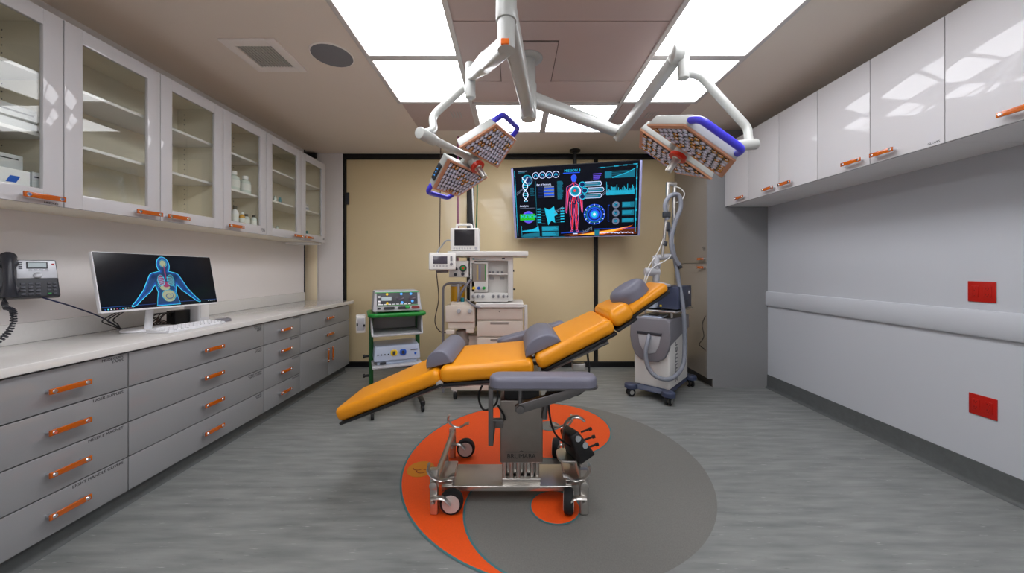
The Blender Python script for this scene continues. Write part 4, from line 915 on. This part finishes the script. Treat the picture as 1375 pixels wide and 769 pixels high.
# foot switch hung on the right leg
t = thing('foot_control', 'black foot control unit with pin knobs and a curved steel hoop, on the chair base', 'foot control', (.40, 2.16, .13))
Mf = Matrix.Translation((.425, 2.10, .215)) @ Matrix.Rotation(math.radians(-24), 4, 'Y') @ Matrix.Rotation(math.radians(20), 4, 'Z')
b = B(); hexa(b, [(-.06, -.09, -.085), (.055, -.09, -.085), (.055, .09, -.085), (-.06, .09, -.085)], [(-.04, -.07, .08), (.02, -.07, .08), (.02, .08, .08), (-.04, .08, .08)], .014, Mf); obj('body', b, 'black', t, world=True)
for dx, dz in ((.0, .05), (.02, .0)): b = B(); cyl(b, Mf @ Vector((dx-.005, -.095+.01*(dz > .03), dz)), Mf @ Vector((dx-.005, -.075, dz)), .018, seg=16); obj('button', b, 'chrome', t, world=True)
for i in range(3):
    b = B(); p = Mf @ Vector((.045, -.03, .045-.05*i)); tube(b, [p, p+Vector((.05, 0, .018))], .006, 8); cyl(b, p+Vector((.045, 0, .016)), p+Vector((.065, 0, .022)), .010, seg=12, bev=.003); obj('knob', b, 'black', t, world=True)
b = B(); tube(b, smooth_path([(.345, 2.07, .20), (.35, 2.06, .32), (.385, 2.05, .375), (.43, 2.05, .385), (.47, 2.05, .36)], 7), .016, 10, flat=.45); prism(b, rrect(.17, .16, .05, 6, .40, 2.12), .115, .130, None, 0, .004); tube(b, smooth_path([(.28, 2.16, .28), (.33, 2.13, .29), (.36, 2.08, .33)], 6), .012, 8, flat=.4); obj('hoop', b, 'steel', t, world=True, label='curved steel hoop and tray')
t.location = Vector(t.location)+Vector((-.055, 0, .07))

# ------------------------------------------------------------------ green cart with two devices
t = thing('equipment_cart', 'green equipment trolley with grey shelves beside the counter end', 'trolley', (-1.125, 3.34, 0), math.radians(24))
t.scale = (1.08, 1.06, 1.02)
b = B(); prism(b, rrect(.47, .42, .06, 6), .872, .905, None, 0, .012, 3); obj('top_tray', b, 'green_plastic', t)
for sx in (-.2, .2):
    b = B(); box(b, (sx, .10, .48), (.035, .06, .79), .008); obj('leg', b, 'green_dark', t)
    b = B(); box(b, (sx, 0, .085), (.04, .44, .04), .01); obj('foot_bar', b, 'edge_black', t)
    for y in (-.19, .19):
        b = B(); cyl(b, (sx-.012, y, .035), (sx+.012, y, .035), .035, seg=20, bev=.005); box(b, (sx, y, .065), (.03, .05, .02), .004); obj('castor', b, 'rubber', t)
b = B()  # open bin under the tray
hexa(b, [(-.19, -.19, .705), (.19, -.19, .705), (.19, .17, .705), (-.19, .17, .705)], [(-.19, -.19, .72), (.19, -.19, .72), (.19, .17, .72), (-.19, .17, .72)], .003)
for sx in (-1, 1): hexa(b, [(sx*.19, -.19, .71), (sx*.205, -.19, .71), (sx*.205, .17, .71), (sx*.19, .17, .71)], [(sx*.20, -.10, .87), (sx*.212, -.10, .87), (sx*.212, .17, .87), (sx*.20, .17, .87)])
box(b, (0, .165, .79), (.40, .012, .16)); obj('bin_shelf', b, 'device_grey', t)
b = B(); box(b, (0, 0, .435), (.40, .38, .018), .005); obj('shelf', b, 'device_grey', t)
for z in (.30, .48): b = B(); cyl(b, (-.215, .1, z), (-.26, .1, z), .012, seg=12); cyl(b, (-.25, .1, z), (-.268, .1, z), .018, seg=12); obj('clamp_knob', b, 'black', t)
b = B(); box(b, (-.285, .02, .80), (.075, .10, .155), .008, mi=0); box(b, (-.285, -.033, .80), (.055, .006, .11), .002, mi=1); box(b, (-.26, -.04, .79), (.016, .02, .02), .004, mi=2); box(b, (-.312, -.04, .80), (.012, .02, .024), .004, mi=2); obj('cable_holder', b, ['device_white', 'device_grey', 'black'], t, label='white cable holder on the side')
t = thing('electrosurgical_generator', 'white electrosurgical unit with dark key panel on the green trolley top', 'medical device', (-1.125, 3.34, .924), math.radians(24))
t.scale = (1.07, 1.07, 1.04)
b = B(); hexa(b, [(-.20, -.175, .012), (.20, -.175, .012), (.20, .17, .012), (-.20, .17, .012)], [(-.185, -.125, .185), (.185, -.125, .185), (.185, .17, .185), (-.185, .17, .185)], .012); 
for x in (-.17, .17):
    for y in (-.14, .14): cyl(b, (x, y, 0), (x, y, .014), .012, seg=10)
obj('case', b, 'device_grey', t)
Mg = FR((0, -.151, .10), (1, 0, 0), (0, -.961, .277))
b = B(); box(b, (0, .022, .001), (.33, .105, .004), .002, Mg); obj('key_panel', b, 'device_dark', t)
def gpart(nm, m, fn, label=None): b = B(); fn(b); obj(nm, b, m, t, label=label)
gpart('display', 'lcd_pale', lambda b: box(b, (-.09, .022, .004), (.08, .035, .003), .001, Mg), 'pale lit display')
for x in (.02, .12): gpart('display', 'lcd_screen', lambda b: box(b, (x, .022, .004), (.06, .03, .003), .001, Mg))
for (x, y, m) in ((-.085, .062, 'yellow'), (-.085, -.018, 'yellow'), (.03, .062, 'led_blue'), (.11, .062, 'led_blue'), (.035, -.015, 'led_blue'), (.12, -.005, 'led_blue')): gpart('button', m, lambda b: cyl(b, (x, y, .002), (x, y, .007), .011, seg=14, M=Mg), ('yellow' if m == 'yellow' else 'blue')+' round button')
for i in range(8): gpart('button', 'plastic_white', lambda b: box(b, (-.13+.032*i, -.028, .004), (.022, .009, .004), .001, Mg))
for y in (.04, .0, -.025): gpart('button', 'plastic_white', lambda b: box(b, (-.148, y, .004), (.018, .014, .004), .001, Mg))
for (x, w) in ((-.07, .09), (.05, .10)): gpart('connector', 'black', lambda b: prism(b, rrect(w, .024, .011, 5, x, -.062), .0, .005, Mg))
gpart('connector', 'red_dark', lambda b: prism(b, rrect(.07, .024, .011, 5, .145, -.062), .0, .005, Mg), 'dark red socket')
gpart('power_switch', 'black', lambda b: box(b, (-.15, -.062, .003), (.025, .012, .005), .001, Mg))
gpart('plug', 'green', lambda b: cyl(b, (.075, -.058, .003), (.075, -.058, .03), .016, seg=16, M=Mg, bev=.002), 'green round plug')
gpart('stripe', 'green', lambda b: box(b, (0, .078, .002), (.36, .006, .004), 0, Mg), 'green stripe'); gpart('stripe', 'green', lambda b: box(b, (0, -.038, .002), (.33, .004, .004), 0, Mg), 'green stripe')
t = thing('smoke_evacuator', 'pale blue-grey box with yellow and blue ports on the lower shelf of the green trolley', 'medical device', (-1.125, 3.34, .4535), math.radians(24))
t.scale = (1.05, 1.05, 1.05)
b = B(); hexa(b, [(-.195, -.15, .03), (.195, -.15, .03), (.195, .16, .03), (-.195, .16, .03)], [(-.185, -.14, .16), (.185, -.14, .16), (.185, .16, .16), (-.185, .16, .16)], .014); box(b, (0, .01, .015), (.33, .28, .03), .004); obj('case', b, 'pale_blue', t)
Mv = FR((0, 0, 0), (1, 0, 0), (0, -1, 0))
for x, m in ((-.03, 'yellow'), (.045, 'blue')): b = B(); prism(b, rrect(.055, .05, .02, 5, x, .10), .14, .158, Mv, 0, .003); box(b, (x, -.158, .10), (.024, .006, .03), .002, mi=1); obj('port', b, [m, 'device_dark'], t, label=m+' port')
for i in range(4): b = B(); cyl(b, (-.16+.028*i, -.14, .09), (-.16+.028*i, -.152, .09), .006, seg=10); obj('key', b, 'device_dark', t)
b = B(); box(b, (.14, -.147, .115), (.06, .006, .006)); obj('maker_mark', b, 'device_dark', t)
b = B(); cyl(b, (.15, -.14, .08), (.15, -.152, .08), .01, seg=12); obj('key', b, 'blue', t, label='blue key')
b = B(); box(b, (-.12, -.141, .015), (.05, .01, .016), .002); obj('connector', b, 'device_dark', t)

# ------------------------------------------------------------------ anaesthesia machine
AX, AY = -.20, 3.60
t = thing('anaesthesia_machine', 'cream anaesthesia workstation with drawers and a wide top shelf behind the chair', 'anaesthesia machine', (AX, AY, 0))
def ap(px, py, y=0): p = W(px, py, AY+y); return (p.x-AX, y, p.z)
def abox(b, x0, x1, py0, py1, y0, y1, bev=.004, mi=0):
    a = ap(x0, py1, 0); c = ap(x1, py0, 0); box(b, ((a[0]+c[0])/2, (y0+y1)/2, (a[2]+c[2])/2), (c[0]-a[0], y1-y0, c[2]-a[2]), bev, None, mi)
b = B(); abox(b, 602, 709, 337.5, 344, -.06, .45, .006); obj('top_shelf', b, 'device_white', t)
b = B(); abox(b, 631, 637, 344, 404, .0, .42); abox(b, 682, 689, 344, 404, .0, .42); abox(b, 631, 689, 344, 350, -.005, .40); abox(b, 637, 682, 350, 404, .10, .40)
abox(b, 637, 682, 393, 405, -.01, .2); abox(b, 633, 655, 352, 392, .0, .05)
abox(b, 655, 683, 367, 369, .02, .10); obj('upper_body', b, 'device_white', t)
b = B(); abox(b, 634.5, 637.5, 346.5, 348.7, -.008, -.004, .001, 0); M = FR((ap(638.5, 348.6)[0], -.007, ap(638.5, 348.6)[2]), (1, 0, 0), (0, -1, 0)); text(b, 'Datex-Ohmeda', .016, M, 0); abox(b, 674, 678, 346, 348, -.008, -.004, .001, 1); obj('maker_mark', b, ['teal', 'device_dark'], t, label='teal logo and lettering')
b = B(); abox(b, 634.5, 653, 353.5, 378, -.003, .003, .001, 0)
for i, mi in enumerate((0, 1, 2, 0, 3)): x = 636.8+i*3.6; abox(b, x, x+.9, 355.5, 376, -.008, -.002, .001, mi)
obj('flow_tubes', b, ['machine_taupe', 'yellow', 'blue', 'green'], t, label='row of glass flow tubes')
for i, (px, m) in enumerate(((636.5, 'yellow'), (643, 'blue'), (650, 'green'))):
    b = B(); p = ap(px, 386.5); cyl(b, (p[0], -.03, p[2]), (p[0], .0, p[2]), .016, seg=16, bev=.003); obj('flow_knob', b, m, t)
for px in (636, 642.5, 649, 663, 670, 677, 682):
    b = B(); p = ap(px-.5, 397.5); cyl(b, (p[0], -.035, p[2]), (p[0], -.008, p[2]), .018 if px < 680 else .01, seg=16, bev=.003, mi=0); box(b, (p[0], -.038, p[2]), (.005, .008, .026), .001, mi=1); obj('selector_knob', b, ['device_grey', 'device_dark'], t)
for px in (657, 662, 668, 674): b = B(); p = ap(px, 368); cyl(b, (p[0], .05, p[2]), (p[0], .05, p[2]+.03), .012, seg=10); obj('gas_connector', b, 'device_mid', t)
for px in (657, 671): b = B(); abox(b, px, px+6, 372, 376, .095, .102, .001); obj('outlet_port', b, 'device_grey', t)
for q in ((689, 692, 388, 390), (688.5, 690.5, 362, 365)): b = B(); abox(b, *q, .1, .13, .001); obj('side_knob', b, 'black', t)
# control column to the left with gauge
b = B(); abox(b, 603, 629, 350, 372, -.01, .25, .006); abox(b, 601, 610, 344, 352, .02, .2); obj('gauge_panel', b, 'device_white', t)
p = ap(622.3, 360); b = B(); cyl(b, (p[0], -.03, p[2]), (p[0], -.008, p[2]), .036, seg=24, mi=0, bev=.004); cyl(b, (p[0], -.032, p[2]), (p[0], -.029, p[2]), .024, seg=20, mi=1); cyl(b, (p[0], -.035, p[2]), (p[0], -.031, p[2]), .012, seg=16, mi=2); obj('pressure_gauge', b, ['device_dark', 'green', 'joint_red'], t, label='round gauge with green and red face')
for px, py in ((622, 367.8), (612, 368.5), (613, 361)): b = B(); p = ap(px, py); cyl(b, (p[0], -.04, p[2]), (p[0], -.008, p[2]), .016, seg=14, bev=.003); obj('valve_knob', b, 'device_dark', t)
# absorber with amber canister
b = B(); p = ap(612.5, 394); lathe(b, [(.07, -.09), (.075, -.08), (.075, .08), (.06, .09)], Matrix.Translation((p[0], .10, p[2])), seg=28); obj('bellows_canister', b, 'amber', t, label='amber bellows canister')
b = B(); abox(b, 605, 620, 382, 384.5, .02, .18); abox(b, 614, 617, 380, 404, .0, .03); obj('canister_bracket', b, 'device_grey', t)
b = B(); abox(b, 600, 638.5, 409, 431, -.08, .3, .008); abox(b, 603, 638.5, 431, 440, -.06, .3, .008); abox(b, 601, 612, 441, 446, -.10, -.02, .003); abox(b, 627, 637, 440, 445, -.07, 0, .003); abox(b, 606, 632, 405, 409.5, -.05, .2, .003); obj('absorber_block', b, 'machine_beige', t)
for px in (618, 632.5): b = B(); p = ap(px, 416); cyl(b, (p[0], -.12, p[2]), (p[0], -.075, p[2]), .02, seg=16, bev=.003); obj('absorber_knob', b, 'device_grey', t)
b = B(); p = ap(621, 404); cyl(b, (p[0], -.0, p[2]-.03), (p[0], -.0, p[2]+.035), .02, seg=16, bev=.004); obj('breathing_valve', b, 'teal', t)
b = B(); p = ap(620, 458); lathe(b, [(.06, -.11), (.065, -.10), (.065, -.02), (.07, -.015), (.07, .01), (.065, .015), (.065, .10), (.05, .11)], Matrix.Translation((p[0], .06, p[2])), seg=24); obj('absorber_canister', b, 'machine_taupe', t)
b = B(); tube(b, smooth_path([ap(614, 406, -.03), ap(620, 392, -.06), ap(628, 380, -.05), ap(632, 376, .0)], 6), .013, 10); tube(b, smooth_path([ap(626, 402, -.04), ap(636, 410, -.1), ap(645, 413, -.11)], 6), .010, 8); obj('breathing_hose', b, 'device_mid', t)
b = B(); pth = round_path([(ap(595, 400)[0], .0, .05), ap(595, 381, 0), ap(622, 379, 0), ap(630, 385, .05)], .07, 6); tube(b, pth, .012, 10); obj('rail_tube', b, 'device_mid', t, label='grey bent tube')
# lower cabinet
b = B(); abox(b, 640, 702.5, 406, 411.5, -.10, .40, .005); obj('work_surface', b, 'device_white', t)
x0, x1 = ap(641, 0)[0], ap(702, 0)[0]
b = B(); box(b, ((x0+x1)/2, .18, (.17+.98)/2-.01), (x1-x0, .44, .79), .006); box(b, ((x0+x1)/2-.13, .18, .13), (x1-x0+.26, .5, .08), .012); abox(b, 602, 640, 452, 500, .06, .35); obj('lower_body', b, 'machine_beige', t)
for py0, py1 in ((413, 427.5), (430, 449.5), (452, 476)):
    b = B(); abox(b, 641.5, 701.5, py0, py1, -.065, -.035, .004)
    d = obj('drawer', b, 'machine_beige', t)
    b = B()
    if py0 == 413: p = ap(671, 417); cyl(b, (p[0], -.07, p[2]), (p[0], -.062, p[2]), .008, seg=12)
    else: abox(b, 659, 683, py0+1, py0+4, -.068, -.06, .002)
    obj('drawer_pull', b, 'machine_taupe', d)
b = B(); abox(b, 704, 708, 408.5, 442, -.06, -.03, .004); abox(b, 702, 706, 409, 411, -.06, .0, .002); abox(b, 703.5, 706, 420, 436, -.05, -.03, .002, 1); obj('side_rail', b, ['device_white', 'device_mid'], t)
for sx in (x0-.22, x1-.05):
    for y in (-.04, .38):
        b = B(); cyl(b, (sx-.014, y, .047), (sx+.014, y, .047), .047, seg=22, bev=.006); box(b, (sx, y, .085), (.04, .06, .03), .008); c_ = obj('castor', b, 'castor_hub', t)
        b = B(); lathe(b, [(.040, -.016), (.0485, -.012), (.0485, .012), (.040, .016)], Matrix.Translation((sx, y, .0485)) @ Matrix.Rotation(PI/2, 4, 'Y'), seg=24); obj('tyre', b, 'rubber', c_)
# patient monitor on top
zt = ap(0, 337.5)[2]
mx0, mx1 = ap(604.5, 0)[0]+AX, ap(643, 0)[0]+AX
t = thing('patient_monitor', 'white patient monitor with dark screen and top handle on the machine shelf', 'monitor', ((mx0+mx1)/2, AY+.08, zt))
w = mx1-mx0
b = B(); box(b, (0, 0, .125), (w, .16, .235), .014); obj('case', b, 'device_white', t)
b = B(); box(b, (0, -.081, .142), (w-.085, .006, .165), .003); obj('screen', b, 'lcd_dark', t)
for i in range(7): b = B(); box(b, (-w*.36+i*.028, -.081, .032), (.016, .006, .016), .002); obj('button', b, 'device_grey', t)
b = B(); cyl(b, (w*.40, -.09, .032), (w*.40, -.078, .032), .014, seg=14); obj('dial', b, 'device_grey', t)
b = B(); tube(b, round_path([(-w*.32, 0, .235), (-w*.32, 0, .285), (w*.22, 0, .285), (w*.22, 0, .235)], .03, 5), .013, 10); obj('handle', b, 'device_white', t)
b = B(); tube(b, smooth_path([(-w*.5, .02, .12), (-w*.5-.06, .02, .12), (-w*.5-.11, .02, .06), (-w*.5-.14, .0, .02), (-w*.5-.15, -.02, -.03)], 6), .008, 8); obj('cable', b, 'device_grey', t)
# display on swing arm
c0 = W(594, 351, 3.40)
t = thing('display_unit', 'small angled white display with dark screen at the left of the anaesthesia machine', 'display', (c0.x, c0.y, c0.z-.09), rot=(math.radians(-8), 0, math.radians(12)))
b = B(); box(b, (0, 0, .09), (.255, .07, .17), .012); box(b, (-.02, .05, .09), (.20, .06, .13), .02); obj('case', b, 'device_white', t)
b = B(); box(b, (-.02, -.036, .10), (.135, .006, .075), .003); obj('screen', b, 'lcd_screen', t)
b = B(); cyl(b, (.085, -.045, .06), (.085, -.034, .06), .014, seg=14); obj('dial', b, 'device_mid', t)
for i in range(5): b = B(); box(b, (-.08+i*.03, -.036, .042), (.018, .005, .008), .001); obj('button', b, 'device_mid', t)
b = B(); box(b, (.085, -.036, .115), (.02, .005, .05), .002); obj('button_strip', b, 'device_mid', t)
b = B(); tube(b, [(.05, .08, .05), (.09, .14, .04), (.12, .20, .045)], .018, 10); box(b, (-.0, .05, .0), (.12, .06, .02), .006); obj('swing_arm', b, 'device_mid', t)

# ------------------------------------------------------------------ cooling unit and laser on the right
t = thing('cooling_machine', 'white and grey cold-air machine on castors with a grey hose, by the tall cabinet', 'medical machine', (1.60, 3.79, 0), math.radians(-42))
wx, wy = .36, .60
b = B(); hexa(b, [(-wx/2, -wy/2, .12), (wx/2, -wy/2, .12), (wx/2, wy/2, .12), (-wx/2, wy/2, .12)], [(-wx/2, -wy/2, .80), (wx/2, -wy/2, .80), (wx/2, wy/2, .80), (-wx/2, wy/2, .80)], .02); obj('body', b, 'device_white', t)
b = B(); Mfr = FR((0, -wy/2-.002, 0), (1, 0, 0), (0, -1, 0))
prism(b, [(-.20, .80), (-.205, .62), (-.19, .53), (-.15, .44), (-.09, .395), (0, .38), (.09, .395), (.15, .44), (.19, .53), (.205, .62), (.20, .80), (.16, .83), (-.16, .83)], 0, .05, Mfr, 0, .016, 3)
hexa(b, [(wx/2-.004, -wy/2-.02, .56), (wx/2+.012, -wy/2-.02, .56), (wx/2+.012, wy/2, .68), (wx/2-.004, wy/2, .68)], [(wx/2-.004, -wy/2-.02, .81), (wx/2+.012, -wy/2-.02, .81), (wx/2+.012, wy/2, .81), (wx/2-.004, wy/2, .81)], .004)
hexa(b, [(-wx/2-.012, -wy/2-.02, .56), (-wx/2+.004, -wy/2-.02, .56), (-wx/2+.004, wy/2, .68), (-wx/2-.012, wy/2, .68)], [(-wx/2-.012, -wy/2-.02, .81), (-wx/2+.004, -wy/2-.02, .81), (-wx/2+.004, wy/2, .81), (-wx/2-.012, wy/2, .81)], .004)
box(b, (0, 0, .805), (wx+.02, wy+.03, .03), .01); obj('grey_cowl', b, 'device_mid', t, label='mid grey top cowl')
b = B(); prism(b, [(-.115, .66), (-.10, .56), (-.06, .485), (0, .465), (.06, .485), (.10, .56), (.115, .66)], .045, .056, Mfr, 0, .006); prism(b, [(-.125, .685), (-.12, .655), (.12, .655), (.125, .685)], .046, .060, Mfr, 1, .004); obj('hose_pocket', b, ['device_grey', 'device_dark'], t)
b = B(); hexa(b, [(-.10, -wy/2-.02, .822), (.10, -wy/2-.02, .822), (.10, -.10, .835), (-.10, -.10, .835)], [(-.10, -wy/2-.02, .828), (.10, -wy/2-.02, .828), (.10, -.10, .845), (-.10, -.10, .845)], .002, None, 0); box(b, (-.01, -.20, .842), (.09, .05, .008), .002, mi=1); obj('key_strip', b, ['pale_blue', 'device_dark'], t)
b = B(); Mz = FR((wx/2+.001, .10, .20), (0, 0, 1), (1, 0, 0)); text(b, 'zimmer', .135, FR((wx/2+.0015, -.065, .165), (0, 0, 1), (1, 0, 0)), 0, depth=.001); obj('maker_mark', b, 'text_grey', t, label='grey upright lettering')
b = B(); hexa(b, [(-.19, -wy/2-.05, .08), (.19, -wy/2-.05, .08), (.18, wy/2+.02, .08), (-.18, wy/2+.02, .08)], [(-.15, -wy/2-.01, .128), (.15, -wy/2-.01, .128), (.15, wy/2, .128), (-.15, wy/2, .128)], .012); 
for sx in (-1, 1):
    for sy in (-1, 1): prism(b, ell(sx*.19, sy*.36, .065, .055, 20), .085, .135, None, 0, .02, 3, True)
obj('base', b, 'blue_steel', t)
for sx in (-1, 1):
    for sy in (-1, 1):
        b = B(); Mk = Matrix.Translation((sx*.19, sy*.36, .042)) @ Matrix.Rotation(sx*.4+sy*.3, 4, 'Z')
        for q in (-.018, .018): cyl(b, (q-.012, 0, 0), (q+.012, 0, 0), .042, seg=20, M=Mk, bev=.008, mi=0); cyl(b, (q-.014, 0, 0), (q+.014, 0, 0), .022, seg=16, M=Mk, mi=1)
        cyl(b, (0, 0, .02), (0, 0, .06), .012, seg=10, M=Mk, mi=0); obj('castor', b, ['rubber', 'steel'], t)
b = B(); tl = lambda x, y, z: (WM[t.name].inverted() @ Vector((x, y, z)))
hp = [(0, -wy/2-.03, .67), (0, -wy/2-.09, .60), (-.01, -wy/2-.12, .48), (.02, -wy/2-.12, .34), (.10, -wy/2-.10, .26), (.20, -wy/2-.02, .25), (.255, -wy/2+.12, .33), (.26, -wy/2+.20, .48)]
p9 = [W(918, 420, 3.55), W(911, 375, 3.6), W(903, 330, 3.62), W(897, 300, 3.63)]
hp = [Vector(p) for p in hp]+[WM[t.name].inverted() @ p for p in p9]
tube(b, smooth_path(hp, 8), .021, 12); cyl(b, (0, -wy/2-.02, .70), (0, -wy/2-.065, .615), .026, .022, seg=16); obj('air_hose', b, 'hose_grey', t, label='long grey air hose')
b = B(); 
for sx in (-.12, .15):
    for sy in (-.15, .18): cyl(b, (sx, sy, .81), (sx, sy, .885), .013, seg=12)
box(b, (.02, .01, .892), (.42, .58, .016), .004); obj('tray', b, 'steel', t)
t = thing('laser_console', 'dark blue laser box with jointed silver arm on the tray of the cold-air machine', 'laser', (1.60, 3.79, .90), math.radians(-42))
b = B(); box(b, (.07, .06, .125), (.30, .46, .23), .008, mi=0); obj('case', b, 'blue_steel', t)
b = B(); box(b, (-.10, -.02, .11), (.24, .44, .20), .03); obj('front_cover', b, 'pale_blue', t)
b = B(); box(b, (.05, -.172, .04), (.02, .006, .02), .001); obj('sticker', b, 'yellow', t, label='yellow sticker')
b = B(); box(b, (.2215, .20, .17), (.004, .03, .03), .001); obj('sticker', b, 'plastic_white', t, label='white sticker')
b = B()
for i in range(8): box(b, (.2215, .04, .03+i*.009), (.003, .26, .004))
obj('vent_slot', b, 'device_dark', t)
inv = WM[t.name].inverted()
b = B(); pb = W(881, 378, 3.62); 
lathe(b, [(.13, -.01), (.135, .0), (.135, .012), (.10, .02), (.05, .035)], Matrix.Translation(inv @ W(882, 383, 3.62)), seg=32); obj('turntable', b, 'device_grey', t)
b = B(); p = [W(881, 378, 3.62), W(881, 349, 3.62), W(900, 346, 3.62)]
cyl(b, p[0], p[1]+Vector((0, 0, .04)), .034, seg=20, bev=.005); cyl(b, W(866, 365, 3.62), W(885, 365, 3.62), .042, seg=20, bev=.006); cyl(b, p[1]+Vector((-.02, 0, .02)), p[2]+Vector((.02, 0, .02)), .030, seg=20, bev=.005); cyl(b, W(877, 356, 3.62), W(885, 356, 3.62), .038, seg=20)
obj('arm_base', b, 'device_grey', t, world=True)
b = B()
top, bot = W(896, 246, 3.62), W(891, 348, 3.62)
tube(b, [W(889, 345, 3.6), W(895, 290, 3.6), W(897, 247, 3.6)], .015, 10); tube(b, [W(904, 310, 3.62), W(905, 270, 3.62), W(906, 247, 3.62)], .017, 10)
cyl(b, W(895, 247, 3.61), W(908, 247, 3.61), .024, seg=16, bev=.004); cyl(b, W(897, 250, 3.61), W(897, 262, 3.61), .022, seg=14); cyl(b, W(905, 262, 3.61), W(905, 310, 3.61), .020, seg=14)
obj('jointed_arm', b, 'steel', t, world=True)
for p_, q_, r_ in (((896, 298), (896, 310), .022), ((892, 330), (893, 324), .024)): b = B(); cyl(b, W(*p_, 3.6), W(*q_, 3.6), r_, seg=14, bev=.004); obj('clamp', b, 'device_dark', t, world=True)
b = B(); cyl(b, W(911, 354, 3.58), W(914, 360, 3.58), .02, seg=12, bev=.004); obj('hose_tip', b, 'device_dark', t, world=True)
b = B(); box(b, W(895, 288, 3.58), (.07, .05, .06), .008); obj('handpiece_holder', b, 'device_dark', t, world=True)
b = B(); tube(b, smooth_path([W(896, 295, 3.58), W(893, 275, 3.58), W(900, 263, 3.58), W(911, 262, 3.58), W(914, 278, 3.58), W(906, 300, 3.58), W(901, 325, 3.58), W(905, 343, 3.58), W(912, 356, 3.58)], 8), .022, 12); obj('fibre_hose', b, 'hose_grey', t, world=True)
b = B(); tube(b, smooth_path([W(906, 250, 3.6), W(914, 253, 3.6), W(919, 260, 3.6), W(915, 269, 3.6), W(907, 272, 3.6)], 6), .005, 8); obj('white_tube', b, 'hose_white', t, world=True, label='thin white tube'); b = B(); tube(b, smooth_path([W(864, 380, 3.6), W(870, 360, 3.6), W(885, 335, 3.6), W(893, 310, 3.6), W(898, 275, 3.6)], 6), .0045, 8); obj('white_tube', b, 'hose_white', t, world=True, label='thin white tube'); b = B(); tube(b, smooth_path([W(866, 380, 3.58), W(876, 360, 3.58), W(893, 350, 3.58), W(902, 340, 3.58), W(905, 315, 3.58)], 6), .004, 8); obj('white_tube', b, 'hose_white', t, world=True, label='thin white tube')
# loose cable beside the tall cabinet
b = B(); tube(b, smooth_path([W(947, 424, 3.93), W(943, 436, 3.91), W(945, 452, 3.89), W(939, 462, 3.89), W(945, 468, 3.91), W(947, 470, 3.93)], 6), .004, 6); single('power_cable', b, 'black', 'thin black cable looped at the front edge of the tall grey cabinet', 'cable')
